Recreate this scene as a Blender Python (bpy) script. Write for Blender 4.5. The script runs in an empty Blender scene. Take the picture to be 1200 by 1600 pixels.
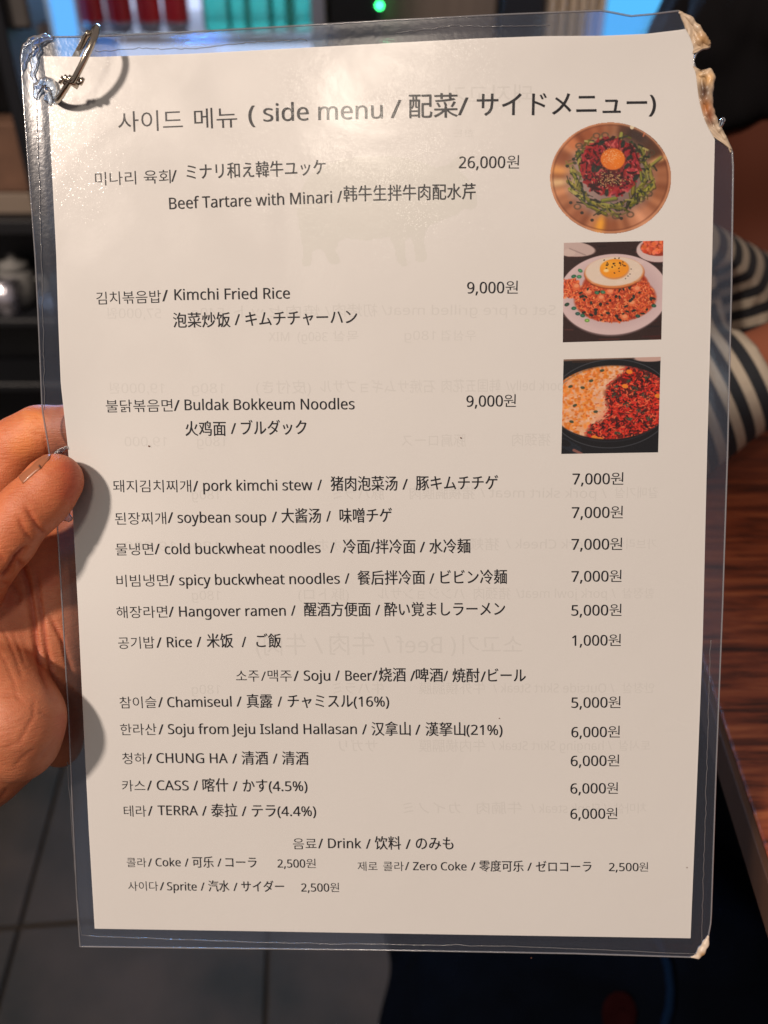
import bpy, math, random
import numpy as np
from mathutils import Matrix, Vector

# ------------------------------------------------------------------ camera, world, lamps
sc = bpy.context.scene
COL = sc.collection
F = 1350.0                       # focal length in photo pixels (photo is 1200 x 1600)
CAM = np.array([0.0, 0.0, 1.07])
PITCH = math.radians(35.7)
_a = math.pi / 2 - PITCH
RC = np.array([[1, 0, 0], [0, math.cos(_a), -math.sin(_a)], [0, math.sin(_a), math.cos(_a)]])

cam_data = bpy.data.cameras.new('camera')
cam = bpy.data.objects.new('camera', cam_data)
COL.objects.link(cam)
cam.location = CAM
cam.rotation_euler = (_a, 0, 0)
cam_data.sensor_fit = 'VERTICAL'
cam_data.sensor_height = 36.0
cam_data.sensor_width = 27.0
cam_data.lens = 36.0 * F / 1600
cam_data.clip_start = 0.01
cam_data.clip_end = 100
cam_data.dof.use_dof = True
cam_data.dof.focus_distance = 0.2865
cam_data.dof.aperture_fstop = 9.0
sc.camera = cam

world = bpy.data.worlds.new('World')
sc.world = world
world.use_nodes = True
world.node_tree.nodes['Background'].inputs[0].default_value = (1.0, 0.84, 0.80, 1)
world.node_tree.nodes['Background'].inputs[1].default_value = 0.235

sc.view_settings.view_transform = 'Standard'
sc.view_settings.look = 'None'
sc.view_settings.exposure = 0.0
sc.view_settings.gamma = 1.0
sc.cycles.max_bounces = 8
sc.cycles.transparent_max_bounces = 24
sc.cycles.caustics_reflective = False
sc.cycles.caustics_refractive = False
sc.cycles.sample_clamp_indirect = 3.0

# menu pose (camera space), fitted to the four corners of the A4 sheet
def rodr(r):
    r = np.array(r, float); t = np.linalg.norm(r); k = r / t
    K = np.array([[0, -k[2], k[1]], [k[2], 0, -k[0]], [-k[1], k[0], 0]])
    return np.eye(3) + math.sin(t) * K + (1 - math.cos(t)) * K @ K
RM = rodr([0.118, -0.0548, 0.0128])
TM = np.array([-0.0014, -0.0010, -0.2872])
RMW = RC @ RM                    # menu local -> world
TMW = RC @ TM + CAM
MENU_M = Matrix.Identity(4)
for i in range(3):
    for j in range(3):
        MENU_M[i][j] = float(RMW[i, j])
    MENU_M[i][3] = float(TMW[i])
_O = RM.T @ (-TM) * 1000         # camera position in menu local mm

def bend(u, v):
    """out-of-plane curl of the sheet, mm"""
    u = np.asarray(u, float); v = np.asarray(v, float)
    return (-2.0 * np.exp(-((u + 108) / 26) ** 2 - ((v - 12) / 34) ** 2)
            + 0.5 * np.exp(-((u + 112) / 60) ** 2 - ((v - 100) / 60) ** 2)
            + 1.2 * np.sin((v + 30) / 70.0) * np.cos(u / 90.0)
            + 2.0 * np.exp(-((v - 152) / 16) ** 2) * np.sin(u / 38.0 + 0.6) * 0.35)

def pm(px, py, h=0.0):
    """photo pixels -> menu local mm (u, v) where the view ray meets the sheet at height h"""
    px = np.asarray(px, float); py = np.asarray(py, float)
    d = np.stack([(px - 600) / F, -(py - 800) / F, -np.ones_like(px)], -1) @ RM
    w = np.zeros_like(px) + h
    for _ in range(5):
        t = (w - _O[2]) / d[..., 2]
        u = _O[0] + t * d[..., 0]; v = _O[1] + t * d[..., 1]
        w = bend(u, v) + h
    return u, v

def pml(px, py, h):
    """as pm, flat: full local point in mm at plain height h above the menu plane"""
    d = np.array([(px - 600) / F, -(py - 800) / F, -1.0]) @ RM
    t = (h - _O[2]) / d[2]
    return _O + t * d

def ray(px, py):
    return RC @ np.array([(px - 600) / F, -(py - 800) / F, -1.0])
def pz(px, py, z):
    d = ray(px, py); t = (z - CAM[2]) / d[2]; return CAM + t * d
def pY(px, py, y):
    d = ray(px, py); t = (y - CAM[1]) / d[1]; return CAM + t * d
def pdp(px, py, depth):
    return CAM + ray(px, py) * depth
def loc2w(p_mm):
    return RMW @ (np.asarray(p_mm) / 1000) + TMW

def area_lamp(name, loc, target, size, power, color):
    l = bpy.data.lights.new(name, 'AREA'); l.shape = 'DISK'; l.size = size
    l.energy = power; l.color = color
    o = bpy.data.objects.new(name, l); COL.objects.link(o)
    o.location = loc
    o.rotation_euler = (Vector(target) - Vector(loc)).to_track_quat('-Z', 'Y').to_euler()
    return o
_k = RMW @ np.array([-0.64, 0.52, 1.0]); _k /= np.linalg.norm(_k)
area_lamp('key_lamp', TMW + _k * 3.6, TMW, 0.27, 132.0, (1.0, 0.835, 0.705))
_p = pml(565, 135, 0); _d = _p - _O; _d[2] = -_d[2]; _d /= np.linalg.norm(_d)
area_lamp('ceiling_lamp', loc2w(_p + _d * 2600), loc2w(_p), 0.36, 10.5, (1.0, 0.86, 0.72))

area_lamp('fridge_blue_light', (-0.46, 2.12, 1.10), TMW, 0.34, 18.0, (0.22, 0.50, 1.0))
# ------------------------------------------------------------------ helpers
def lin(c):
    return tuple(((x / 255 / 12.92) if x / 255 <= 0.04045 else ((x / 255 + 0.055) / 1.055) ** 2.4) for x in c[:3])

def tagp(o, label=None, cat=None, group=None, kind=None):
    if label: o['label'] = label
    if cat: o['category'] = cat
    if group: o['group'] = group
    if kind: o['kind'] = kind
    return o

def empty(name, loc=(0, 0, 0), label=None, cat=None, group=None, kind=None, matrix=None):
    o = bpy.data.objects.new(name, None); COL.objects.link(o)
    o.empty_display_size = 0.02
    if matrix is not None: o.matrix_world = matrix
    else: o.location = loc
    return tagp(o, label, cat, group, kind)

def mesh(name, V, Fs, mat=None, parent=None, smooth=False, **kw):
    m = bpy.data.meshes.new(name)
    V = np.asarray(V, dtype=np.float32)
    m.from_pydata(V.tolist(), [], Fs if isinstance(Fs, list) else np.asarray(Fs).tolist())
    m.update()
    if mat: m.materials.append(mat)
    if smooth: m.polygons.foreach_set('use_smooth', [True] * len(m.polygons))
    o = bpy.data.objects.new(name, m); COL.objects.link(o)
    if parent is not None: o.parent = parent
    return tagp(o, **kw)

def color_attr(me, cols):
    a = me.color_attributes.new('Col', 'FLOAT_COLOR', 'POINT')
    c = np.ones((len(me.vertices), 4), np.float32); c[:, :3] = cols
    a.data.foreach_set('color', c.ravel())

class MB:
    def __init__(s): s.V = []; s.F = []
    def add(s, V, Fs):
        n = len(s.V); s.V += [tuple(map(float, v)) for v in V]; s.F += [tuple(i + n for i in f) for f in Fs]; return s
    def box(s, lo, hi, b=0.0, M=None):
        lo = np.array(lo, float); hi = np.array(hi, float)
        V = []; Fs = []
        if b <= 0:
            V = [(x, y, z) for x in (lo[0], hi[0]) for y in (lo[1], hi[1]) for z in (lo[2], hi[2])]
            Fs = [(0, 1, 3, 2), (4, 6, 7, 5), (0, 4, 5, 1), (2, 3, 7, 6), (0, 2, 6, 4), (1, 5, 7, 3)]
        else:   # chamfered box
            idx = {}
            for ax in range(3):
                for sx in (0, 1):
                    for a in (0, 1):
                        for c in (0, 1):
                            o = [ax, (ax + 1) % 3, (ax + 2) % 3]; p = [0, 0, 0]
                            p[o[0]] = (lo, hi)[sx][o[0]]
                            p[o[1]] = (lo[o[1]] + b, hi[o[1]] - b)[a]; p[o[2]] = (lo[o[2]] + b, hi[o[2]] - b)[c]
                            bits = [0, 0, 0]; bits[o[0]] = sx; bits[o[1]] = a; bits[o[2]] = c
                            idx[(ax, tuple(bits))] = len(V); V.append(tuple(p))
            for ax in range(3):
                for sx in (0, 1):
                    o = [ax, (ax + 1) % 3, (ax + 2) % 3]; q = []
                    for a, c in ((0, 0), (1, 0), (1, 1), (0, 1)):
                        bits = [0, 0, 0]; bits[o[0]] = sx; bits[o[1]] = a; bits[o[2]] = c; q.append(idx[(ax, tuple(bits))])
                    Fs.append(tuple(q))
            for ax in range(3):
                o1, o2 = (ax + 1) % 3, (ax + 2) % 3
                for a in (0, 1):
                    for c in (0, 1):
                        b0 = [0, 0, 0]; b1 = [0, 0, 0]; b0[o1] = b1[o1] = a; b0[o2] = b1[o2] = c; b1[ax] = 1
                        Fs.append((idx[(o1, tuple(b0))], idx[(o1, tuple(b1))], idx[(o2, tuple(b1))], idx[(o2, tuple(b0))]))
            for bits in [(x, y, z) for x in (0, 1) for y in (0, 1) for z in (0, 1)]:
                Fs.append((idx[(0, bits)], idx[(1, bits)], idx[(2, bits)]))
        if M is not None: V = [tuple(M @ Vector(v)) for v in V]
        return s.add(V, Fs)
    def lathe(s, prof, c=(0, 0, 0), n=24, axis=None, capb=True, capt=True):
        V = []; Fs = []
        for r, z in prof:
            for k in range(n):
                a = 2 * math.pi * k / n; V.append((r * math.cos(a), r * math.sin(a), z))
        for i in range(len(prof) - 1):
            for k in range(n):
                k2 = (k + 1) % n; Fs.append((i * n + k, i * n + k2, (i + 1) * n + k2, (i + 1) * n + k))
        if capb: Fs.append(tuple(range(n))[::-1])
        if capt: Fs.append(tuple((len(prof) - 1) * n + k for k in range(n)))
        if axis is not None:
            q = Vector((0, 0, 1)).rotation_difference(Vector(axis)); V = [q @ Vector(v) for v in V]
        V = [(v[0] + c[0], v[1] + c[1], v[2] + c[2]) for v in V]
        return s.add(V, Fs)
    def tube(s, pts, r, n=8, closed=False):
        pts = np.array(pts, float); N = len(pts)
        rr = np.zeros(N) + r
        T = np.zeros_like(pts)
        for i in range(N):
            a = pts[(i - 1) % N] if (closed or i > 0) else pts[i]; b = pts[(i + 1) % N] if (closed or i < N - 1) else pts[i]
            T[i] = (b - a) / (np.linalg.norm(b - a) + 1e-12)
        up = np.array([0.123, 0.37, 0.9]); nrm = np.cross(T[0], up); nrm /= np.linalg.norm(nrm)
        V = []
        for i in range(N):
            nrm = nrm - T[i] * nrm.dot(T[i]); nrm /= np.linalg.norm(nrm) + 1e-12; bn = np.cross(T[i], nrm)
            for k in range(n):
                a = 2 * math.pi * k / n; V.append(pts[i] + rr[i] * (math.cos(a) * nrm + math.sin(a) * bn))
        Fs = []
        for i in range(N if closed else N - 1):
            j = (i + 1) % N
            for k in range(n):
                k2 = (k + 1) % n; Fs.append((i * n + k, i * n + k2, j * n + k2, j * n + k))
        if not closed:
            Fs.append(tuple(range(n))[::-1]); Fs.append(tuple((N - 1) * n + k for k in range(n)))
        return s.add(V, Fs)
    def build(s, name, mat=None, parent=None, smooth=False, **kw):
        return mesh(name, s.V, s.F, mat, parent, smooth, **kw)

# ------------------------------------------------------------------ materials
def new_mat(name):
    m = bpy.data.materials.new(name); m.use_nodes = True
    return m, m.node_tree.nodes, m.node_tree.links

def pbr(name, col, rough=0.5, metal=0.0, noise=0.0, scale=50.0, bump=0.0, bscale=None, spec=0.5, sss=0.0, coat=0.0, emit=None, estr=0.0, detail=5, stretch=None, attr=False, col2=None):
    m, n, l = new_mat(name)
    b = n['Principled BSDF']
    b.inputs['Base Color'].default_value = (*col, 1); b.inputs['Roughness'].default_value = rough
    b.inputs['Metallic'].default_value = metal; b.inputs['Specular IOR Level'].default_value = spec
    b.inputs['Coat Weight'].default_value = coat
    if sss: b.inputs['Subsurface Weight'].default_value = sss; b.inputs['Subsurface Scale'].default_value = 0.004; b.inputs['Subsurface Radius'].default_value = (1.0, 0.35, 0.2)
    if emit: b.inputs['Emission Color'].default_value = (*emit, 1); b.inputs['Emission Strength'].default_value = estr
    tc = n.new('ShaderNodeTexCoord'); mp = n.new('ShaderNodeMapping'); l.new(tc.outputs['Object'], mp.inputs[0])
    if stretch: mp.inputs['Scale'].default_value = stretch
    if attr:
        at = n.new('ShaderNodeAttribute'); at.attribute_name = 'Col'; l.new(at.outputs['Color'], b.inputs['Base Color'])
    elif noise or col2:
        t = n.new('ShaderNodeTexNoise'); t.inputs['Scale'].default_value = scale; t.inputs['Detail'].default_value = detail
        l.new(mp.outputs[0], t.inputs['Vector'])
        mx = n.new('ShaderNodeMix'); mx.data_type = 'RGBA'
        r = n.new('ShaderNodeMapRange'); r.inputs[1].default_value = 0.35; r.inputs[2].default_value = 0.65
        l.new(t.outputs[0], r.inputs[0]); l.new(r.outputs[0], mx.inputs[0])
        c2 = col2 if col2 else tuple(min(1, c * (1 - noise)) for c in col)
        mx.inputs[6].default_value = (*col, 1); mx.inputs[7].default_value = (*c2, 1)
        l.new(mx.outputs[2], b.inputs['Base Color'])
    if bump:
        t2 = n.new('ShaderNodeTexNoise'); t2.inputs['Scale'].default_value = bscale or scale * 4; t2.inputs['Detail'].default_value = 6
        l.new(mp.outputs[0], t2.inputs['Vector'])
        bp = n.new('ShaderNodeBump'); bp.inputs['Strength'].default_value = 1.0; bp.inputs['Distance'].default_value = bump
        l.new(t2.outputs[0], bp.inputs['Height']); l.new(bp.outputs[0], b.inputs['Normal'])
    return m

def film_mat(name, transp=0.97, gloss=0.05, rough=0.12, haze=0.0, bump=0.00002, bscale=900, tint=(1, 1, 1), hazecol=(0.36, 0.60, 1.0), sparkle=0.0, stretch=None, diffuse=0.0):
    """thin clear plastic: see-through + reflection (+ rough forward scatter in sealed margins)"""
    m, n, l = new_mat(name)
    n.remove(n['Principled BSDF']); out = n['Material Output']
    tr = n.new('ShaderNodeBsdfTransparent'); tr.inputs[0].default_value = (*(transp * t for t in tint), 1)
    gl = n.new('ShaderNodeBsdfGlossy'); gl.inputs['Roughness'].default_value = rough
    tc = n.new('ShaderNodeTexCoord'); mp = n.new('ShaderNodeMapping'); l.new(tc.outputs['Object'], mp.inputs[0])
    if stretch: mp.inputs['Scale'].default_value = stretch
    t = n.new('ShaderNodeTexNoise'); t.inputs['Scale'].default_value = bscale; t.inputs['Detail'].default_value = 3; l.new(mp.outputs[0], t.inputs['Vector'])
    bp = n.new('ShaderNodeBump'); bp.inputs['Distance'].default_value = bump; l.new(t.outputs[0], bp.inputs['Height'])
    l.new(bp.outputs[0], gl.inputs['Normal'])
    if sparkle:      # smeared fingerprints: patches where the film is duller
        sm = n.new('ShaderNodeTexNoise'); sm.inputs['Scale'].default_value = 22; sm.inputs['Detail'].default_value = 5; sm.inputs['Distortion'].default_value = 1.2; l.new(mp.outputs[0], sm.inputs['Vector'])
        sr = n.new('ShaderNodeMapRange'); sr.inputs[1].default_value = .38; sr.inputs[2].default_value = .62; sr.inputs[3].default_value = rough * .72; sr.inputs[4].default_value = rough * 1.5
        l.new(sm.outputs[0], sr.inputs[0]); l.new(sr.outputs[0], gl.inputs['Roughness'])
    fr = n.new('ShaderNodeFresnel'); fr.inputs[0].default_value = 1.45
    ad = n.new('ShaderNodeMath'); ad.operation = 'MULTIPLY_ADD'; ad.inputs[1].default_value = 1.0; ad.inputs[2].default_value = gloss - 0.034; ad.use_clamp = True
    l.new(fr.outputs[0], ad.inputs[0])
    mx = n.new('ShaderNodeMixShader'); l.new(ad.outputs[0], mx.inputs[0])
    base = tr.outputs[0]
    if haze:
        rf = n.new('ShaderNodeBsdfRefraction'); rf.inputs['IOR'].default_value = 1.12; rf.inputs['Roughness'].default_value = 0.235
        rf.inputs[0].default_value = (*hazecol, 1); l.new(bp.outputs[0], rf.inputs['Normal'])  # blue scatter colour stands in for fridge light caught in the film
        m2 = n.new('ShaderNodeMixShader'); m2.inputs[0].default_value = haze; l.new(tr.outputs[0], m2.inputs[1]); l.new(rf.outputs[0], m2.inputs[2]); base = m2.outputs[0]
    if haze:
        tl = n.new('ShaderNodeBsdfTranslucent'); tl.inputs[0].default_value = (.9, .95, 1, 1)
        m5 = n.new('ShaderNodeMixShader'); m5.inputs[0].default_value = .03; l.new(base, m5.inputs[1]); l.new(tl.outputs[0], m5.inputs[2]); base = m5.outputs[0]
    if diffuse:
        df = n.new('ShaderNodeBsdfDiffuse'); df.inputs[0].default_value = (0.8, 0.8, 0.85, 1)
        m3 = n.new('ShaderNodeMixShader'); m3.inputs[0].default_value = diffuse; l.new(base, m3.inputs[1]); l.new(df.outputs[0], m3.inputs[2]); base = m3.outputs[0]
    l.new(base, mx.inputs[1])
    if sparkle:
        g2 = n.new('ShaderNodeBsdfGlossy'); g2.inputs['Roughness'].default_value = 0.13
        vo = n.new('ShaderNodeTexVoronoi'); vo.inputs['Scale'].default_value = 3600; l.new(mp.outputs[0], vo.inputs['Vector'])
        sb = n.new('ShaderNodeVectorMath'); sb.operation = 'SUBTRACT'; sb.inputs[1].default_value = (0.5, 0.5, 0.5); l.new(vo.outputs['Color'], sb.inputs[0])
        sl = n.new('ShaderNodeVectorMath'); sl.operation = 'SCALE'; sl.inputs['Scale'].default_value = 0.125; l.new(sb.outputs[0], sl.inputs[0])
        ge = n.new('ShaderNodeNewGeometry')
        av = n.new('ShaderNodeVectorMath'); av.operation = 'ADD'; l.new(ge.outputs['Normal'], av.inputs[0]); l.new(sl.outputs[0], av.inputs[1])
        nv = n.new('ShaderNodeVectorMath'); nv.operation = 'NORMALIZE'; l.new(av.outputs[0], nv.inputs[0]); l.new(nv.outputs[0], g2.inputs['Normal'])
        # fine hairline scratches
        w = n.new('ShaderNodeTexNoise'); w.inputs['Scale'].default_value = 60; w.inputs['Detail'].default_value = 6; l.new(mp.outputs[0], w.inputs['Vector'])
        m4 = n.new('ShaderNodeMixShader'); mr = n.new('ShaderNodeMapRange'); mr.inputs[1].default_value = 0.40; mr.inputs[2].default_value = 0.7; mr.inputs[3].default_value = 0.04; mr.inputs[4].default_value = sparkle
        l.new(w.outputs[0], mr.inputs[0]); l.new(mr.outputs[0], m4.inputs[0]); l.new(gl.outputs[0], m4.inputs[1]); l.new(g2.outputs[0], m4.inputs[2])
        l.new(m4.outputs[0], mx.inputs[2])
    else:
        l.new(gl.outputs[0], mx.inputs[2])
    l.new(mx.outputs[0], out.inputs[0])
    return m

def emit_mat(name, col, s):
    m, n, l = new_mat(name); n.remove(n['Principled BSDF'])
    e = n.new('ShaderNodeEmission'); e.inputs[0].default_value = (*col, 1); e.inputs[1].default_value = s
    l.new(e.outputs[0], n['Material Output'].inputs[0]); return m

# ------------------------------------------------------------------ setting: floor tiles, wall
rng = random.Random(5)
M_tile = pbr('slate_tile', (0.045, 0.037, 0.033), 0.7, spec=.2, noise=0.45, scale=7, bump=0.0016, bscale=22, col2=(0.019, 0.020, 0.019))
M_grout = pbr('grout', (0.016, 0.014, 0.013), 0.95, noise=0.5, scale=3, bump=0.001, bscale=200, col2=(0.050, 0.033, 0.018), spec=.1)
g0 = pz(418, 1490, 0); g1 = pz(415, 1600, 0); a0 = pz(90, 1230, 0); a1 = pz(0, 1560, 0)
dirB = (a0 - a1)[:2] / np.linalg.norm((a0 - a1)[:2])
nrmB = np.array([dirB[1], -dirB[0]])                  # to the right
pitch_t = abs(np.dot((g0 - a1)[:2], nrmB))
h0 = pz(60, 1446, 0)[:2]
floor = mesh('floor', [(-4, -2, -0.006), (4, -2, -0.006), (4, 5, -0.006), (-4, 5, -0.006)], [(0, 1, 2, 3)], M_grout, kind='structure')
org = a1[:2] + dirB * np.dot(h0 - a1[:2], dirB)
tmb = MB().box((0.003, 0.003, -0.008), (pitch_t - 0.003, pitch_t - 0.003, 0.0), 0.0006)
tile_me = None
ang = math.atan2(nrmB[1], nrmB[0])
for i in range(-5, 6):
    for j in range(-2, 8):
        c = org + nrmB * pitch_t * i + dirB * pitch_t * j
        if tile_me is None:
            t = tmb.build('tile', M_tile, floor); tile_me = t.data
        else:
            t = bpy.data.objects.new('tile', tile_me); COL.objects.link(t); t.parent = floor
        t.location = (c[0], c[1], rng.uniform(-0.0006, 0.0006)); t.rotation_euler = (0, 0, ang)

M_wall = pbr('wall_panel', (0.10, 0.082, 0.072), 0.6, noise=0.3, scale=4)
wall = MB().box((-3, 3.2, 0), (3, 3.3, 2.6)).build('wall', M_wall, kind='structure')

# ------------------------------------------------------------------ drinks fridge and its cans
YF = 2.20
def fx(px): return float(pY(px, 30, YF)[0])
M_white = pbr('fridge_enamel', (0.55, 0.60, 0.68), 0.3)
M_frame = pbr('fridge_beige', (0.42, 0.34, 0.29), 0.4)
M_black = pbr('black_plastic', (0.006, 0.007, 0.010), 0.35)
M_strip = emit_mat('blue_led', (0.13, 0.46, 1.0), 1.1)
M_glow = emit_mat('back_panel_glow', (0.62, 0.72, 1.0), 1.2)  # emission on the back panel stands for the lit fridge interior
zs = float(pY(300, 52, YF)[2])       # shelf level the cans stand on
xl, xr = fx(72), fx(508)
fr = empty('drinks_fridge', ((xl + xr) / 2, YF, 0), 'glass-front drinks fridge lit pale blue, with red cans and green bottles, behind the menu', 'fridge')
def P(mb, name, mat, par, **k):
    ox, oy, oz = par.location
    mb.V = [(x - ox, y - oy, z - oz) for x, y, z in mb.V]
    return mb.build(name, mat, par, **k)
P(MB().box((xl, YF + .50, 0), (xr, YF + .52, 1.75)), 'back_panel', M_glow, fr)
P(MB().box((xl - .005, YF - .02, 0), (xl + .012, YF + .50, 1.75)).box((xr - .03, YF - .02, 0), (xr, YF + .50, 1.75)), 'side_wall', M_frame, fr)
P(MB().box((xl + .0125, YF, 0.12), (xl + .06, YF + .03, 1.70), .006), 'light_strip', M_strip, fr)
P(MB().box((xl - .005, YF - .03, 0), (xr, YF + .50, 0.12), .004), 'base', M_black, fr)
for k in range(-1, 3):
    z = zs + k * 0.30
    P(MB().box((xl + .062, YF, z - .022), (xr - .032, YF + .49, z - .002), .002), 'shelf', M_white, fr)
M_red = pbr('red_can', (0.75, 0.016, 0.03), 0.28, coat=0.5, emit=(1, 0.05, 0.08), estr=0.0)
M_alu = pbr('can_metal', (0.75, 0.72, 0.78), 0.22, metal=0.9)
M_green = pbr('green_glass', (0.10, 0.85, 0.66), 0.15, coat=1.0); M_green.node_tree.nodes['Principled BSDF'].inputs['Transmission Weight'].default_value = .75
M_lbl = pbr('pale_label', (0.45, 0.85, 0.85), 0.4)
def copy_tree(o, parent=None):
    c = o.copy(); COL.objects.link(c)
    if parent is not None: c.parent = parent
    for ch in o.children: copy_tree(ch, c)
    return c
def make_can():
    r = empty('drink_can')
    MB().lathe([(.020, .0), (.022, .003), (.029, .012), (.029, .020)], n=24, capt=False).build('base', M_alu, r, smooth=True)
    MB().lathe([(.0292, .020), (.0292, .104), (.027, .110)], n=24, capb=False, capt=False).build('body', M_red, r, smooth=True)
    MB().lathe([(.027, .110), (.0235, .119), (.0235, .121), (.022, .119), (.0, .118)], n=24, capb=False).build('lid', M_alu, r, smooth=True)
    return r
can = None
pos = ['nearest the lit left edge of the fridge', 'second from the left edge of the fridge', 'third from the left edge of the fridge', 'fourth from the left, beside the dark gap']
for k, px in enumerate((133, 178, 224, 268)):
    o = make_can() if can is None else copy_tree(can)
    if can is None: can = o
    o.location = (fx(px), YF + .06, zs - .0019)
    tagp(o, 'red drink can with silver base, ' + pos[k], 'can', 'red cans on the fridge shelf')
def make_bottle():
    r = empty('green_bottle')
    MB().lathe([(.028, 0), (.034, .004), (.035, .02), (.035, .14), (.030, .165), (.014, .20), (.013, .235)], n=24).build('body', M_green, r, smooth=True)
    MB().lathe([(.0354, .085), (.0354, .135)], n=24, capb=False, capt=False).build('label', M_lbl, r, smooth=True)
    MB().lathe([(.0145, .228), (.0145, .25)], n=16).build('cap', M_alu, r, smooth=True)
    return r
bot = None
bp_ = ['next to the dark gap', 'second after the dark gap', 'in the middle of the green row', 'second from the fridge frame', 'nearest the beige fridge frame']
for k, px in enumerate((335, 368, 401, 434, 466)):
    o = make_bottle() if bot is None else copy_tree(bot)
    if bot is None: bot = o
    o.location = (fx(px), YF + .05 + .012 * (k % 2), zs - .0019)
    tagp(o, 'green glass bottle standing in the fridge, ' + bp_[k], 'bottle', 'green bottles on the fridge shelf')
# lamp inside the fridge (the photo shows it lit)
l = bpy.data.lights.new('fridge_lamp', 'AREA'); l.shape = 'RECTANGLE'; l.size = .5; l.size_y = .04; l.energy = 34.0; l.color = (.75, .88, 1)
lo = bpy.data.objects.new('fridge_lamp', l); COL.objects.link(lo); lo.location = ((xl + xr) / 2, YF + .012, 1.40); lo.rotation_euler = (math.radians(-14), 0, 0)

# dark cabinet with a green indicator light, next to the fridge
def slab(name, x0, x1, y, dpt, mat, label, cat, z1=1.9, extra=None):
    cx = (fx(x0) + fx(x1)) / 2
    r = empty(name, (cx, y, 0), label, cat)
    P(MB().box((fx(x0), y, 0.02), (fx(x1) - .003, y + dpt, z1), .006), 'body', mat, r)
    P(MB().box((fx(x0) + .01, y + .02, 0), (fx(x1) - .013, y + dpt - .02, .019)), 'plinth', M_black, r)
    return r
M_taupe = pbr('taupe_laminate', (0.16, 0.125, 0.105), 0.5, noise=0.3, scale=3, stretch=(14, 1, .4))
M_cream = pbr('cream_cloth', (0.46, 0.38, 0.30), 0.8)
cab = slab('dark_cabinet', 511, 592, YF + .02, .4, M_black, 'narrow black cabinet between the lit fridge and the brown panel', 'cabinet')
g = pY(600, 9, YF + .010)
P(MB().lathe([(.0, 0), (.0065, .0015), (.0065, .008)], c=(g[0] - .010, YF + .012, g[2]), axis=(0, 1, 0), n=16), 'indicator_light', emit_mat('green_led', (0.04, 1.0, 0.22), 12.0), cab, label='small green indicator light glowing on the front of the black cabinet')
tp = slab('partition', 594, 782, YF + .05, .3, M_taupe, 'wide brownish grey partition to the right of the green light', 'partition')
slab('black_locker', 784, 856, YF + .03, .3, pbr('navy_black', (.008, .010, .016), .4), 'narrow navy-black cupboard between the brown panel and the cream curtain', 'cupboard')
# pleated cream curtain
V = []; Fs = []; nn = 60
for i in range(nn + 1):
    x = fx(858) + (fx(950) - fx(858)) * i / nn; y = YF + .05 + .018 * math.sin(i * .62) + .006 * math.sin(i * 1.7)
    V += [(x, y, .05), (x, y, 2.0), (x, y + .003, .05), (x, y + .003, 2.0)]
for i in range(nn):
    a = 4 * i; Fs += [(a, a + 4, a + 5, a + 1), (a + 2, a + 3, a + 7, a + 6), (a + 1, a + 5, a + 7, a + 3)]
mesh('curtain', V, Fs, M_cream, smooth=True, label='cream pleated curtain hanging beside the bright blue light panel', category=None) if False else mesh('curtain', V, Fs, M_cream, smooth=True, label='cream pleated curtain hanging beside the bright blue light panel', cat='curtain')
lb = empty('light_panel', ((fx(957) + fx(1060)) / 2, YF + .03, 0), 'upright panel glowing bright sky blue behind the burnt corner of the menu', 'light panel')
P(MB().box((fx(957), YF + .03, .30), (fx(1060), YF + .08, 1.9), .004), 'lit_face', emit_mat('sky_led', (0.10, 0.52, 1.0), 1.05), lb)
P(MB().box((fx(955), YF + .0805, 0), (fx(1062), YF + .12, 1.93), .004), 'housing', M_black, lb)

# ------------------------------------------------------------------ dark counter and clutter on the left
YL = 1.25
def bx(px, py, y=YL): return pY(px, py, y)
cn = empty('dark_counter', (-.75, YL, 0), 'tall dark shelf unit at the left behind the menu', 'shelf unit')
M_dark = pbr('dark_steel', (0.010, 0.011, 0.014), 0.5, noise=.4, scale=6)
M_greyb = pbr('grey_brown_metal', (0.10, 0.088, 0.082), 0.5, noise=.4, scale=9)
xr_ = float(bx(62, 60, YL + .12)[0])
z_a = float(bx(0, 55)[2]); z_b = float(bx(0, 345)[2]); z_c = float(bx(0, 500)[2]); z_d = float(bx(0, 600)[2])
P(MB().box((-1.5, YL + .10, 0), (xr_ - .02, YL + .12, 1.6)), 'back_panel', M_dark, cn)
P(MB().box((xr_ - .0195, YL + .005, 0), (xr_ + .0, YL + .12, 1.6), .002), 'side_post', M_black, cn)
for z, dz in ((z_a, .03), (z_b, .02), (z_c, .012), (z_d, .014)):
    P(MB().box((-1.5, YL + .0, z - dz), (xr_ - .021, YL + .099, z), .002), 'shelf', M_greyb if z in (z_a,) else M_dark, cn)
P(MB().box((-1.5, YL + .02, z_a + .004), (float(bx(36, 20)[0]), YL + .09, z_a + .10), .004), 'upper_tray', M_greyb, cn)
zz = z_b
bxx = empty('brown_box', (float(bx(22, 340)[0]), YL + .03, zz + .0005), 'brown box with a pale lower band on the shelf at the left edge', 'box')
w0 = float(bx(-40, 300)[0]); w1 = float(bx(46, 300)[0]); zt = float(bx(0, 185, YL + .06)[2])
P(MB().box((w0, YL + .03, zz + .0305), (w1, YL + .09, zt), .003), 'body', pbr('card', (.17, .085, .05), .8, noise=.3, scale=30), bxx)
P(MB().box((w0 - .001, YL + .028, zz + .0005), (w1 + .001, YL + .092, zz + .030), .002), 'lower_band', pbr('cardpale', (.22, .17, .13), .8), bxx)
pc = bx(38, 498, YL + .05)
cupM = pbr('white_ceramic', (.20, .195, .185), .7)
pot = empty('white_pot', (pc[0], YL + .06, z_c + .0005), 'white round-bellied pot with lid on the lower dark shelf at left', 'pot')
s = .9
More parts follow.
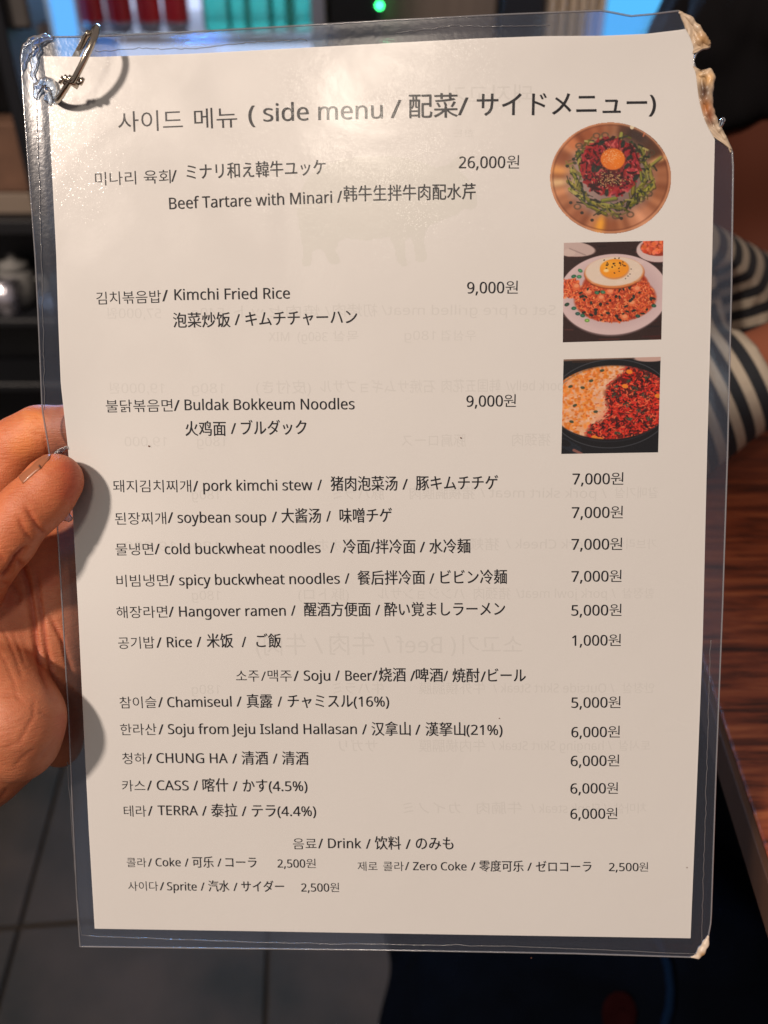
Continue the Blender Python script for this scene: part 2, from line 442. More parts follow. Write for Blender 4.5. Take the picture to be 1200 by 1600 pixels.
MB().lathe([(.018 * s, 0), (.028 * s, .01 * s), (.034 * s, .035 * s), (.030 * s, .058 * s), (.024 * s, .066 * s)], n=28).build('body', cupM, pot, smooth=True)
MB().lathe([(.026 * s, .0662 * s), (.024 * s, .076 * s), (.006 * s, .082 * s), (.007 * s, .090 * s), (.0, .092 * s)], n=28).build('lid', cupM, pot, smooth=True)
MB().tube([(.030 * s, 0, .045 * s), (.045 * s, 0, .05 * s), (.048 * s, 0, .03 * s), (.033 * s, 0, .018 * s)], .004 * s).build('handle', cupM, pot, smooth=True)
mt = bx(8, 455, YL + .02)
tin = empty('steel_tumbler', (mt[0] - .004, YL + .03, z_c + .0005), 'small steel tumbler on the left shelf, left of the white pot', 'tumbler')
MB().lathe([(.016, 0), (.018, .002), (.021, .05)], n=24).build('cup', M_alu, tin, smooth=True)
MB().lathe([(.0215, .0502), (.022, .052), (.0205, .054)], n=24).build('rim', M_alu, tin, smooth=True)

# ------------------------------------------------------------------ table at the right
TZ = 0.75
e0 = pz(1118, 1110, TZ); e1 = pz(1200, 1360, TZ)
ed = (e0 - e1)[:2] / np.linalg.norm((e0 - e1)[:2]); en = np.array([ed[1], -ed[0]])
tb = empty('dining_table', (*(e1[:2] + ed * .3 + en * .35), 0), 'reddish wood-grain dining table with brown edge band at the right of the menu', 'table')
def tquad(s0, s1, n0, n1, z0, z1, b=0.001):
    mb = MB().box((0, 0, 0), (1, 1, 1)); 
    mb = MB().box((n0, s0, z0), (n1, s1, z1), b)
    mb.V = [tuple(np.append(e1[:2] + en * x + ed * y, z)) for x, y, z in mb.V]
    return mb
m, n, l = new_mat('table_wood'); b = n['Principled BSDF']
tc = n.new('ShaderNodeTexCoord'); mp = n.new('ShaderNodeMapping'); l.new(tc.outputs['Object'], mp.inputs[0]); mp.inputs['Scale'].default_value = (9, 130, 1); mp.inputs['Rotation'].default_value = (0, 0, .06)
n1 = n.new('ShaderNodeTexNoise'); n1.inputs['Scale'].default_value = 1.5; n1.inputs['Detail'].default_value = 9; n1.inputs['Roughness'].default_value = .68; n1.inputs['Distortion'].default_value = .5; l.new(mp.outputs[0], n1.inputs['Vector'])
cr = n.new('ShaderNodeValToRGB'); e = cr.color_ramp.elements
e[0].position = .33; e[0].color = (.022, .008, .005, 1); e[1].position = .70; e[1].color = (.50, .14, .048, 1)
k = cr.color_ramp.elements.new(.42); k.color = (.10, .022, .009, 1); k = cr.color_ramp.elements.new(.51); k.color = (.27, .055, .020, 1)
l.new(n1.outputs[0], cr.inputs[0]); l.new(cr.outputs[0], b.inputs['Base Color']); b.inputs['Roughness'].default_value = .34
bm_ = n.new('ShaderNodeBump'); bm_.inputs['Distance'].default_value = .0006; l.new(n1.outputs[0], bm_.inputs['Height']); l.new(bm_.outputs[0], b.inputs['Normal'])
M_wood = m
M_band = pbr('edge_band', (.085, .040, .022), .55, spec=.25, noise=.2, scale=20)
P(tquad(-.42, .62, .0022, .75, TZ - .0165, TZ), 'tabletop', M_wood, tb)
P(tquad(-.421, .621, -.0012, .0020, TZ - .0172, TZ - .0006, .0004), 'edge_band', M_band, tb)
P(tquad(-.421, .621, .7502, .7532, TZ - .0172, TZ - .0006, .0004), 'edge_band', M_band, tb)
P(MB().lathe([(.04, .021), (.04, TZ - .01655)], c=tuple(np.append(e1[:2] + ed * .32 + en * .45, 0))), 'pedestal', M_black, tb)
P(MB().lathe([(.26, 0), (.25, .012), (.05, .020)], c=tuple(np.append(e1[:2] + ed * .32 + en * .45, 0.0006)), n=40), 'foot', M_black, tb)

# ------------------------------------------------------------------ organic shapes from signed distance fields
import openvdb as vdb
def smin(a, b, k):
    if k <= 0: return np.minimum(a, b)
    h = np.clip(0.5 + 0.5 * (b - a) / k, 0, 1)
    return b + (a - b) * h - k * h * (1 - h)
class SDF:
    def __init__(s, lo, hi, vox):
        s.lo = np.array(lo, float); s.vox = vox
        s.n = np.ceil((np.array(hi, float) - s.lo) / vox).astype(int) + 1
        s.D = np.full(s.n, 1e3, np.float32)
    def _sub(s, lo, hi):
        a = np.maximum(0, np.floor((lo - s.lo) / s.vox).astype(int)); b = np.minimum(s.n, np.ceil((hi - s.lo) / s.vox).astype(int) + 1)
        if np.any(b <= a): return None, None
        g = [s.lo[i] + s.vox * np.arange(a[i], b[i], dtype=np.float32) for i in range(3)]
        X, Y, Z = np.meshgrid(*g, indexing='ij')
        return tuple(slice(a[i], b[i]) for i in range(3)), np.stack([X, Y, Z], -1).astype(np.float32)
    def cap(s, a, b, ra, rb, k, flat=None):
        a = np.array(a, float); b = np.array(b, float); m = max(ra, rb) + 2.5 * k + 3 * s.vox
        sl, G = s._sub(np.minimum(a, b) - m, np.maximum(a, b) + m)
        if sl is None: return s
        ab = b - a; L2 = ab.dot(ab) + 1e-12
        t = np.clip(((G - a.astype(np.float32)) @ ab.astype(np.float32)) / L2, 0, 1)
        d = np.linalg.norm(G - a.astype(np.float32) - t[..., None] * ab.astype(np.float32), axis=-1) - (ra + (rb - ra) * t)
        s.D[sl] = smin(s.D[sl], d, k); return s
    def ell(s, c, r, k, R=None):
        c = np.array(c, np.float32); r = np.array(r, np.float32); m = r.max() + 2.5 * k + 3 * s.vox
        sl, G = s._sub(c - m, c + m)
        if sl is None: return s
        q = G - c
        if R is not None: q = q @ np.array(R, np.float32)
        k0 = np.linalg.norm(q / r, axis=-1); k1 = np.linalg.norm(q / (r * r), axis=-1) + 1e-9
        s.D[sl] = smin(s.D[sl], k0 * (k0 - 1) / k1, k); return s
    def chain(s, P, k):
        for i in range(len(P) - 1): s.cap(P[i][:3], P[i + 1][:3], P[i][3], P[i + 1][3], k)
        return s
    def merge(s, o, k): s.D = smin(s.D, o.D, k); return s
    def extract(s):
        g = vdb.FloatGrid(float(3 * s.vox)); g.copyFromArray(np.clip(s.D, -3 * s.vox, 3 * s.vox).astype(np.float32))
        V, T, Q = g.convertToPolygons(isovalue=0.0, adaptivity=0.0)
        return V.astype(float) * s.vox + s.lo, Q[:, ::-1]
def normals(V, Q):
    d1 = V[Q[:, 2]] - V[Q[:, 0]]; d2 = V[Q[:, 3]] - V[Q[:, 1]]; fn = np.cross(d1, d2); N = np.zeros_like(V)
    for i in range(4): np.add.at(N, Q[:, i], fn)
    return N / (np.linalg.norm(N, axis=1, keepdims=True) + 1e-12)
def relax(V, Q, it=2, f=0.5):
    E = np.concatenate([Q[:, [i, (i + 1) % 4]] for i in range(4)]); cnt = np.bincount(E.ravel(), minlength=len(V))[:, None] + 1e-9
    for _ in range(it):
        A = np.zeros_like(V); np.add.at(A, E[:, 0], V[E[:, 1]]); np.add.at(A, E[:, 1], V[E[:, 0]])
        V = V * (1 - f) + f * A / cnt
    return V

# ------------------------------------------------------------------ the seated person at the right
def D3(px, py, dp): return pdp(px, py, dp)
M_skin2 = pbr('skin_tan', (0.17, 0.048, 0.024), 0.8, spec=.2, attr=True, noise=.25, scale=22, sss=0.0)
M_hair = pbr('black_hair', (0.004, 0.0035, 0.004), 0.9, spec=.08, bump=.002, bscale=90, stretch=(1, 1, .15))
hd = D3(1238, 92, .70)
pr = empty('person', (hd[0], hd[1], 0.0), 'person with black hair in a black and cream striped T-shirt at the table', 'person')
shc = D3(1215, 560, .74)
V_all = SDF((hd[0] - .30, hd[1] - .34, .52), (hd[0] + .36, hd[1] + .30, hd[2] + .16), .005)
hz = hd[2]
V_all.ell((hd[0], hd[1], hz), (.075, .092, .105), .02)                                   # skull
V_all.ell((hd[0] - .015, hd[1] - .045, hz - .06), (.052, .052, .06), .03)                # jaw
V_all.cap((hd[0] - .02, hd[1] - .094, hz - .01), (hd[0] - .022, hd[1] - .108, hz - .032), .007, .011, .008)   # nose
V_all.ell((hd[0] + .074, hd[1] + .0, hz - .02), (.010, .018, .03), .004); V_all.ell((hd[0] - .076, hd[1] + .0, hz - .02), (.010, .018, .03), .004)
V_all.cap((hd[0] - .02, hd[1] - .092, hz - .062), (hd[0] - .006, hd[1] - .092, hz - .062), .006, .006, .006)   # lips
nk = np.array([shc[0] + .0, shc[1] + .02, hz - .19])
V_all.cap((hd[0], hd[1] + .01, hz - .05), nk, .055, .06, .03)                             # neck
sl0 = D3(1045, 655, .560); hem = D3(1180, 592, .548); elb = D3(1350, 510, .545); wr = D3(1420, 300, .56)
V_all.chain([(*hem, .029), (*elb, .029), (*wr, .024)], .01)
V_all.chain([(*(hem + (sl0 - hem) * .5), .029), (*hem, .029)], .004)
# simple curled hand at the cheek
hw = wr + np.array([0, 0, .045])
V_all.ell(hw, (.034, .018, .042), .012)
for q in range(4):
    b0 = hw + np.array([-.024 + .016 * q, -.006, .035]); V_all.chain([(*b0, .0085), (*(b0 + np.array([-.002, -.02, .028])), .008), (*(b0 + np.array([-.004, -.042, .022 - .003 * abs(q - 1)])), .007)], .003)
V_all.chain([(*(hw + np.array([-.03, -.008, -.01])), .011), (*(hw + np.array([-.048, -.02, .018])), .010), (*(hw + np.array([-.05, -.032, .036])), .008)], .004)
V, Q = V_all.extract(); V = relax(V, Q, 2)
pl_ = np.array([hd[0], hd[1], 0.0])
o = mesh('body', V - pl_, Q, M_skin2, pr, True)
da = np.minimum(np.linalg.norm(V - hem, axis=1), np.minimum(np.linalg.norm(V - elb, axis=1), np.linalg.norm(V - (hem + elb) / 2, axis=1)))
wa = np.clip((.12 - da) / .05, 0, 1)[:, None]; color_attr(o.data, (1 - wa) * np.array([.066, .016, .007]) + wa * np.array([.20, .062, .032]))  # face and neck painted darker as shade, arm kept lighter
# shirt
S = SDF((hd[0] - .30, hd[1] - .40, .36), (hd[0] + .40, hd[1] + .30, hd[2] - .02), .0032)
tc_ = np.array([shc[0] + .03, shc[1] + .05, .0])
S.cap((tc_[0], tc_[1], .38), (tc_[0], tc_[1], hz - .36), .15, .14, .02)
shL = np.array([sl0[0] - .02, sl0[1] + .07, sl0[2] + .06]); shR = np.array([tc_[0] + .18, tc_[1], hz - .27])
S.cap((tc_[0] - .10, tc_[1], hz - .25), (tc_[0] + .14, tc_[1], hz - .25), .075, .07, .05)
S.cap(shL, (tc_[0] - .02, tc_[1] + .01, hz - .24), .06, .08, .04)
T2 = SDF((hd[0] - .30, hd[1] - .40, .36), (hd[0] + .40, hd[1] + .30, hd[2] - .02), .0032)
T2.chain([(*shL, .050), (*sl0, .038), (*hem, .0325)], .02)
ax = (hem - sl0) / np.linalg.norm(hem - sl0)
S.merge(T2, .012)
# cut the sleeve open at the hem
sl_, G = S._sub(hem - .12, hem + .16)
cut = (G - hem.astype(np.float32)) @ ax.astype(np.float32)
rad = np.linalg.norm((G - hem.astype(np.float32)) - cut[..., None] * ax.astype(np.float32), axis=-1)
far = rad > .075
S.D[sl_] = np.where(far, S.D[sl_], np.maximum(S.D[sl_], cut - .004))
V, Q = S.extract(); V = relax(V, Q, 3)
dT = ((V - sl0) @ ax)
onarm = (np.linalg.norm(np.cross(V - sl0, ax), axis=1) < .056) & (dT > -.05)
ph = np.where(onarm, (np.linalg.norm(hem - sl0) - .0035 - dT) / .0135 + .75, (V[:, 2] - .10 * (V[:, 0] - tc_[0]) * 1.0 + .004 * np.sin(V[:, 0] * 40)) / .0150)
st = np.clip((np.abs((ph % 1) - .5) - .225) / .06 + .5, 0, 1)[:, None]
colr = st * np.array([.0045, .006, .009]) + (1 - st) * np.array([.40, .34, .26])
hemz = (onarm & (dT > np.linalg.norm(hem - sl0) - .0025))[:, None]; colr = np.where(hemz, np.array([.42, .34, .26]), colr)
M_str = pbr('striped_cotton', (.5, .5, .5), .85, bump=.0006, bscale=300); n = M_str.node_tree.nodes; l = M_str.node_tree.links
at = n.new('ShaderNodeAttribute'); at.attribute_name = 'Col'; se = n.new('ShaderNodeSeparateColor'); l.new(at.outputs['Color'], se.inputs[0])
fr_ = n.new('ShaderNodeMath'); fr_.operation = 'FRACT'; l.new(se.outputs[0], fr_.inputs[0])
pp_ = n.new('ShaderNodeMath'); pp_.operation = 'PINGPONG'; pp_.inputs[1].default_value = .5; l.new(fr_.outputs[0], pp_.inputs[0])
mr = n.new('ShaderNodeMapRange'); mr.inputs[1].default_value = .25; mr.inputs[2].default_value = .29; l.new(pp_.outputs[0], mr.inputs[0])
mxs = n.new('ShaderNodeMix'); mxs.data_type = 'RGBA'; mxs.inputs[6].default_value = (.0045, .006, .009, 1); mxs.inputs[7].default_value = (.33, .28, .215, 1); l.new(mr.outputs[0], mxs.inputs[0])
l.new(mxs.outputs[2], n['Principled BSDF'].inputs['Base Color'])
o = mesh('striped_shirt', V - pl_, Q, M_str, pr, True)
color_attr(o.data, np.stack([ph + 100, ph * 0, ph * 0], 1))
# hair: a cap of thick locks
Hh = SDF((hd[0] - .16, hd[1] - .18, hz - .18), (hd[0] + .16, hd[1] + .18, hz + .17), .004)
Hh.ell((hd[0], hd[1] + .016, hz + .022), (.092, .105, .108), .0)
r_ = random.Random(3)
for q in range(150):
    th = r_.uniform(0, 2 * math.pi); el = r_.uniform(.15, 1.3)
    d0 = np.array([math.cos(th) * math.cos(el), math.sin(th) * math.cos(el), math.sin(el)])
    p0 = np.array([hd[0], hd[1] + .016, hz + .022]) + d0 * np.array([.09, .103, .106])
    low = hz - (.015 if math.sin(th) < -.35 else .085) + r_.uniform(-.02, .02)
    p1 = np.array([hd[0] + math.cos(th) * .097, hd[1] + .012 + math.sin(th) * .108, max(low, hz - .12)])
    mid = (p0 + p1) / 2 + np.array([math.cos(th), math.sin(th), .2]) * .014
    Hh.chain([(*p0, .011), (*mid, .010), (*p1, .006)], .012)
V, Q = Hh.extract(); V = relax(V, Q, 1)
mesh('hair', V - pl_, Q, M_hair, pr, True)
for sx in (-1, 1):
    MB().lathe([(0, -.011), (.008, -.008), (.0112, 0), (.008, .008), (0, .011)], c=(.028 * sx, -.079, hz + .004), n=16, capb=False, capt=False).build('eye', pbr('eye_white', (.6, .58, .55), .2), pr, smooth=True)
# trousers (under the table, out of the light)
S = SDF((tc_[0] - .25, tc_[1] - .55, 0.0), (tc_[0] + .28, tc_[1] + .22, .62), .008)
for sx in (-1, 1):
    S.chain([(tc_[0] + sx * .08, tc_[1], .42, .10), (tc_[0] + .10 + sx * .09, tc_[1] - .20, .46, .075), (tc_[0] + .10 + sx * .09, tc_[1] - .18, .10, .055), (tc_[0] + .10 + sx * .09, tc_[1] - .26, .05, .045)], .03)
V, Q = S.extract(); V = relax(V, Q, 2)
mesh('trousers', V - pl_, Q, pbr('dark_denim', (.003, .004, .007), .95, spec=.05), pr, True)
ch_ = empty('dining_chair', (tc_[0], tc_[1], 0), 'dark chair under the person in the striped T-shirt', 'chair')
P(MB().box((tc_[0] - .2, tc_[1] - .16, .29), (tc_[0] + .2, tc_[1] + .24, .315), .01), 'seat', M_black, ch_)
for sx in (-1, 1):
    for sy in (-.13, .21):
        P(MB().box((tc_[0] + sx * .18 - .012, tc_[1] + sy - .012, 0), (tc_[0] + sx * .18 + .012, tc_[1] + sy + .012, .2895), .002), 'leg', M_black, ch_)
P(MB().box((tc_[0] - .19, tc_[1] + .245, .30), (tc_[0] + .19, tc_[1] + .262, .80), .006), 'backrest', M_black, ch_)

# ------------------------------------------------------------------ near-black shape added to stand for the shadow under the table
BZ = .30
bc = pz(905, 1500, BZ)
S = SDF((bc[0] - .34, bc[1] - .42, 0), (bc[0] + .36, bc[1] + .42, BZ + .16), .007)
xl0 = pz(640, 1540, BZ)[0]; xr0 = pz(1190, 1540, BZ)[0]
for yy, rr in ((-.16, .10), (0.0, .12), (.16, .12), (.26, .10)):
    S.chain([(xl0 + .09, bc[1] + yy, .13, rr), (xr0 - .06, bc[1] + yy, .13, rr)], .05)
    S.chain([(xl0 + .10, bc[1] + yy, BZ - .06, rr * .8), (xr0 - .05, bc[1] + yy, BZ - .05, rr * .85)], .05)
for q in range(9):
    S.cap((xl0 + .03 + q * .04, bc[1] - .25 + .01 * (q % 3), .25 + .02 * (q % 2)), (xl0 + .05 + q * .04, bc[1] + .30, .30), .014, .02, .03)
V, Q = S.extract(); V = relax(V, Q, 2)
filler = empty('shadow_filler', (bc[0], bc[1], 0), 'soft navy-black shape added for the shadow below the menu, with dull red patch and thin blue strap', 'filler')
mesh('body', V - np.array([bc[0], bc[1], 0]), Q, pbr('filler_navy', (.0010, .0020, .0048), .9, spec=.03, noise=.5, scale=20), filler, True)
def drop(px, py, z=.45):
    """top of the bag under a pixel"""
    best = None
    for zz in np.arange(.12, z, .002):
        p = pz(px, py, zz); i = np.round((p - S.lo) / S.vox).astype(int)
        if np.all(i >= 0) and np.all(i < S.n) and S.D[tuple(i)] < .0: best = p
    return best if best is not None else pz(px, py, .3)
pp = [drop(x, y) + np.array([0, 0, .006]) for x, y in ((1000, 1440), (1018, 1462), (1032, 1485), (1042, 1515), (1046, 1550), (1044, 1580), (1036, 1610), (1022, 1650))]
P(MB().tube(pp, .0035, n=8), 'strap', pbr('blue_strap', (.001, .006, .019), .9, spec=.05), filler, smooth=True)
V = []; Fs = []
N1, N2 = 14, 5
c0 = drop(965, 1585)
V = [tuple(c0 + np.array([0, 0, .010]))]
for j in range(1, N2):
    for i in range(N1):
        a = 2 * math.pi * i / N1; rr = j / (N2 - 1)
        p = drop(965 + 27 * rr * math.cos(a), 1590 + 34 * rr * math.sin(a) * (1.2 if math.sin(a) > 0 else 1)); V.append(tuple(p + np.array([0, 0, .008])))
for i in range(N1):
    Fs.append((0, 1 + i, 1 + (i + 1) % N1))
    for j in range(N2 - 2):
        a = 1 + j * N1; Fs.append((a + i, a + N1 + i, a + N1 + (i + 1) % N1, a + (i + 1) % N1))
mb = MB().add(V, Fs); P(mb, 'red_patch', pbr('red_patch', (.008, .0005, .0009), .9, spec=.05), filler, smooth=True)

# ------------------------------------------------------------------ the hand that holds the menu (left hand, menu-local mm)
def H(px, py, h, r): return (*pml(px, py, h), r)
VX = 0.8
lo = np.minimum(pml(-330, 1620, -60), pml(-330, 1620, 40)); lo = np.array([-205, -165, -64.0]); hi = np.array([-5, 70, 46.0])
def grid(): return SDF(lo, hi, VX)
thumb = grid().chain([H(-130, 985, -2, 13.5), H(-55, 915, 8, 12.0), H(8, 842, 13, 9.6), H(40, 800, 11.5, 9.2), H(82, 756, 7.6, 8.7), H(89, 749, 6.7, 8.2)], 3.0)
thumb.ell(pml(62, 785, 9.5), (9.5, 8.0, 7.5), 4)                     # pad
palm = grid()
palm.chain([H(-60, 1040, -3, 16), H(-5, 1085, 5, 16), H(26, 1126, 11, 14.6), H(28, 1158, 9, 13.6)], 6)      # thenar / heel
palm.chain([H(-130, 1180, -8, 20), H(-40, 1190, -6, 17), H(10, 1170, -6, 14)], 8)
palm.chain([H(55, 860, -17, 12.5), H(70, 960, -17.5, 13.5), H(74, 1060, -17.5, 13.5), H(72, 1120, -17, 12)], 6)   # far side of palm
palm.chain([H(105, 880, -19, 12.0), H(98, 980, -19, 13.0), H(98, 1080, -19, 13.0)], 6)
palm.chain([H(-10, 860, -14, 13), H(0, 960, -12, 14), H(10, 1050, -10, 15)], 6)
palm.chain([H(-80, 880, -14, 13), H(-90, 1000, -12, 16), H(-100, 1110, -10, 18)], 8)
palm.chain([H(-150, 1230, -14, 24), H(-260, 1400, -22, 25), H(-330, 1520, -26, 26)], 10)                          # wrist
palm.chain([H(-60, 1160, -20, 22), H(-190, 1330, -24, 24)], 10)
palm.ell(pml(92, 1150, -19), (9, 12, 7), 5)                           # edge of the palm under the little finger
index = grid().chain([H(-75, 880, -14, 12.0), H(-22, 795, -14, 10.6), H(32, 694, -14.5, 9.8), H(62, 677, -15, 9.4), H(140, 668, -15.5, 8.6), H(240, 700, -13, 7.9), H(262, 706, -12, 7.2)], 2.5)
middle = grid().chain([H(95, 850, -22, 9.5), H(200, 800, -24, 9.2), H(300, 800, -17, 8.3), H(345, 806, -11.5, 7.6)], 2.5)
ringf = grid().chain([H(105, 940, -22, 9.2), H(215, 915, -24, 8.8), H(300, 915, -17, 8.0), H(342, 920, -11.0, 7.2)], 2.5)
pinky = grid().chain([H(105, 1040, -22, 8.4), H(190, 1035, -23, 7.8), H(255, 1030, -16, 7.0), H(290, 1030, -10.5, 6.4)], 2.5)
for f_, k_ in ((index, 3.0), (middle, 5.0), (ringf, 5.0), (pinky, 5.0), (thumb, 2.2)): palm.merge(f_, k_)
del index, middle, ringf, pinky
V, Q = palm.extract(); V = relax(V, Q, 3)
N = normals(V, Q)
if np.mean(N[:, 2] * (V[:, 2] > np.median(V[:, 2]))) < 0: Q = Q[:, ::-1]; N = -N
def to_px(V):
    C = (V / 1000) @ RM.T + TM
    return 600 + F * C[:, 0] / -C[:, 2], 800 - F * C[:, 1] / -C[:, 2]
X, Y = to_px(V)
view = (_O - V); view /= np.linalg.norm(view, axis=1, keepdims=True); facing = np.clip((N * view).sum(1) * 2.5, 0, 1)
def crease(pts, w, dep):
    pts = np.array(pts, float); d = np.full(len(V), 1e9)
    tt = np.zeros(len(V))
    for i in range(len(pts) - 1):
        a, b = pts[i], pts[i + 1]; ab = b - a; t = np.clip(((X - a[0]) * ab[0] + (Y - a[1]) * ab[1]) / ab.dot(ab), 0, 1)
        dd = np.hypot(X - a[0] - t * ab[0], Y - a[1] - t * ab[1]); m = dd < d; d = np.where(m, dd, d); tt = np.where(m, (i + t) / (len(pts) - 1), tt)
    fade = np.clip(np.minimum(tt, 1 - tt) * 6, 0.15, 1)
    return (dep if w > 9 else dep * .62) * np.exp(-(d / w) ** 2) * facing * fade
disp = np.zeros(len(V))
for pts, w, dep in [
    ([(22, 868), (34, 885), (44, 915), (50, 950), (56, 1000), (66, 1050), (84, 1095)], 4.5, 2.0),
    ([(58, 890), (60, 930), (66, 970), (72, 1010), (82, 1050), (98, 1085)], 3.6, 1.6),
    ([(76, 960), (88, 982), (97, 1000), (105, 1030), (116, 1060)], 3.2, 1.3),
    ([(0, 905), (12, 893), (24, 872), (45, 850)], 4.0, 2.2),
    ([(40, 792), (52, 812), (62, 828), (72, 838)], 3.6, 1.1),
    ([(28, 806), (36, 826), (50, 846)], 3.2, .8),
    ([(10, 880), (-5, 862), (-14, 842)], 3.4, .8),
    ([(0, 910), (20, 916), (30, 930), (28, 950)], 4.0, 1.0),
    ([(60, 1112), (72, 1118), (82, 1122)], 2.6, .4), ([(0, 1172), (30, 1160), (52, 1120), (54, 1090)], 2.8, .5),
    ([(0, 1248), (8, 1240), (12, 1232)], 3.5, .9),
    ([(68, 676), (74, 700), (78, 722)], 3.0, .7), ([(28, 668), (50, 678), (66, 680)], 3.0, .35),
    ([(0, 975), (14, 1000), (26, 1030), (38, 1070)], 2.4, .45), ([(-6, 1010), (10, 1036), (22, 1066), (30, 1100)], 2.4, .4),
    ([(20, 985), (30, 1010), (40, 1044)], 2.4, .35), ([(4, 1090), (22, 1084), (40, 1100)], 2.4, .35),
    ([(20, 1200), (40, 1180), (58, 1168)], 3.0, .3), ([(60, 1190), (74, 1172), (86, 1150)], 3.0, .3)]:
    disp -= crease(pts, w, dep)
V = V + N * disp[:, None]
redness = np.clip(crease([(96, 716), (110, 735), (112, 760), (98, 790)], 16, 1.0) + .7 * crease([(95, 1110), (104, 1135), (98, 1160)], 16, 1.) + .6 * crease([(10, 925), (20, 950)], 14, 1.) + .5 * crease([(70, 880), (84, 920)], 18, 1.0), 0, 1)
index_lit = np.clip(crease([(60, 640), (50, 665), (20, 720)], 22, 1.0), 0, 1)  # direct light on the index finger, painted into the skin colour
lines = np.clip(-disp * .70, 0, .8)
nz = .5 + .5 * np.sin(V[:, 0] * .31 + 2 * np.sin(V[:, 1] * .17)) * np.sin(V[:, 1] * .27 + 1.3 * np.sin(V[:, 0] * .21 + V[:, 2] * .15))
base = np.array([.57, .165, .066])
colv = base * (1 + .10 * (nz[:, None] - .5)) * (1 - redness[:, None] * np.array([.04, .34, .30])) * (1 + index_lit[:, None] * np.array([.30, .50, .20])) * (1 - lines[:, None] * np.array([.25, .55, .55]))
palmw = np.clip((Y - 830 - (60 - X) * .3) / 120, 0, 1)[:, None]; colv = colv * (1 - palmw * (1 - np.array([.90, 1.04, 1.22])))  # mauve shadow tone of the palm, mixed into the skin colour
colv = colv * (1 + .07 * np.sin(V[:, :1] * 1.3 + 2 * np.sin(V[:, 1:2] * .9)) * np.sin(V[:, 1:2] * 1.1 + V[:, 2:3]) * np.array([.5, 1, 1]))
hand = empty('person', None or (0, 0, 0), 'bare left hand pinching the menu between thumb and fingers at its left edge', 'person', matrix=MENU_M)
m, n, l = new_mat('skin'); b = n['Principled BSDF']
at = n.new('ShaderNodeAttribute'); at.attribute_name = 'Col'; l.new(at.outputs['Color'], b.inputs['Base Color'])
b.inputs['Roughness'].default_value = .52; b.inputs['Subsurface Weight'].default_value = .18; b.inputs['Subsurface Scale'].default_value = .003; b.inputs['Subsurface Radius'].default_value = (1, .3, .15)
tc = n.new('ShaderNodeTexCoord'); mp = n.new('ShaderNodeMapping'); l.new(tc.outputs['Object'], mp.inputs[0])
vo = n.new('ShaderNodeTexVoronoi'); vo.feature = 'DISTANCE_TO_EDGE'; vo.inputs['Scale'].default_value = 1300; l.new(mp.outputs[0], vo.inputs['Vector'])
mp2 = n.new('ShaderNodeMapping'); mp2.inputs['Rotation'].default_value = (0, 0, -.95); mp2.inputs['Scale'].default_value = (260, 1500, 400); l.new(tc.outputs['Object'], mp2.inputs[0])
nw = n.new('ShaderNodeTexNoise'); nw.inputs['Scale'].default_value = 1.0; nw.inputs['Detail'].default_value = 4; l.new(mp2.outputs[0], nw.inputs['Vector'])
ad = n.new('ShaderNodeMath'); ad.operation = 'MULTIPLY_ADD'; ad.inputs[1].default_value = .45; l.new(vo.outputs[0], ad.inputs[0]); l.new(nw.outputs[0], ad.inputs[2])
bp = n.new('ShaderNodeBump'); bp.inputs['Distance'].default_value = .00026; l.new(ad.outputs[0], bp.inputs['Height']); l.new(bp.outputs[0], b.inputs['Normal'])
o = mesh('hand', V / 1000, Q, m, hand, True); color_attr(o.data, colv)
# thumb nail, wrapped over the upper side of the thumb tip
A0 = pml(66, 772, 10.0); A1 = pml(104, 738, 7.6); axn = (A1 - A0) / np.linalg.norm(A1 - A0)
up = pml(60, 700, 8.0) - pml(84, 756, 9.0); up -= axn * up.dot(axn); up /= np.linalg.norm(up); sd = np.cross(axn, up)
V = []; Fs = []; n1, n2 = 14, 16
def snap(p, d, off):
    for r_ in np.arange(4, 14, .1):
        q = (p + d * r_ - palm.lo) / VX; i0 = np.floor(q).astype(int); fr_ = q - i0; v_ = 0
        for a in (0, 1):
            for b_ in (0, 1):
                for c_ in (0, 1):
                    v_ += palm.D[i0[0] + a, i0[1] + b_, i0[2] + c_] * (fr_[0] if a else 1 - fr_[0]) * (fr_[1] if b_ else 1 - fr_[1]) * (fr_[2] if c_ else 1 - fr_[2])
        if v_ > 0 or r_ > 8.9: break
    return p + d * (r_ + off)
for j in range(2):
    for i in range(n1 + 1):
        for k in range(n2 + 1):
            s_ = i / n1; ph = (k / n2 - .5) * math.radians(112) * (1 - .25 * max(0, s_ - .75) / .25)
            r_n = (9.15 - .9 * s_ ** 2) + (.0 if j == 0 else -.45)
            V.append(snap(A0 + axn * (s_ * 12.0 - 1.0 - 1.6 * abs(k / n2 - .5) ** 2 * 4 * (1 if s_ > .7 else 0)), math.cos(ph) * up + math.sin(ph) * sd, .10 if j == 0 else -.3) / 1000)
W_ = n2 + 1; NN = (n1 + 1) * W_
for i in range(n1):
    for k in range(n2):
        a = i * W_ + k; Fs += [(a, a + 1, a + W_ + 1, a + W_), (NN + a, NN + a + W_, NN + a + W_ + 1, NN + a + 1)]
    a = i * W_; Fs.append((a, a + W_, NN + a + W_, NN + a)); a += n2; Fs.append((a + W_, a, NN + a, NN + a + W_))
for k in range(n2):
    Fs.append((k + 1, k, NN + k, NN + k + 1)); a = n1 * W_ + k; Fs.append((a, a + 1, NN + a + 1, NN + a))
mesh('nail', V, Fs, pbr('nail', (.36, .125, .055), .36, coat=.2), hand, True)

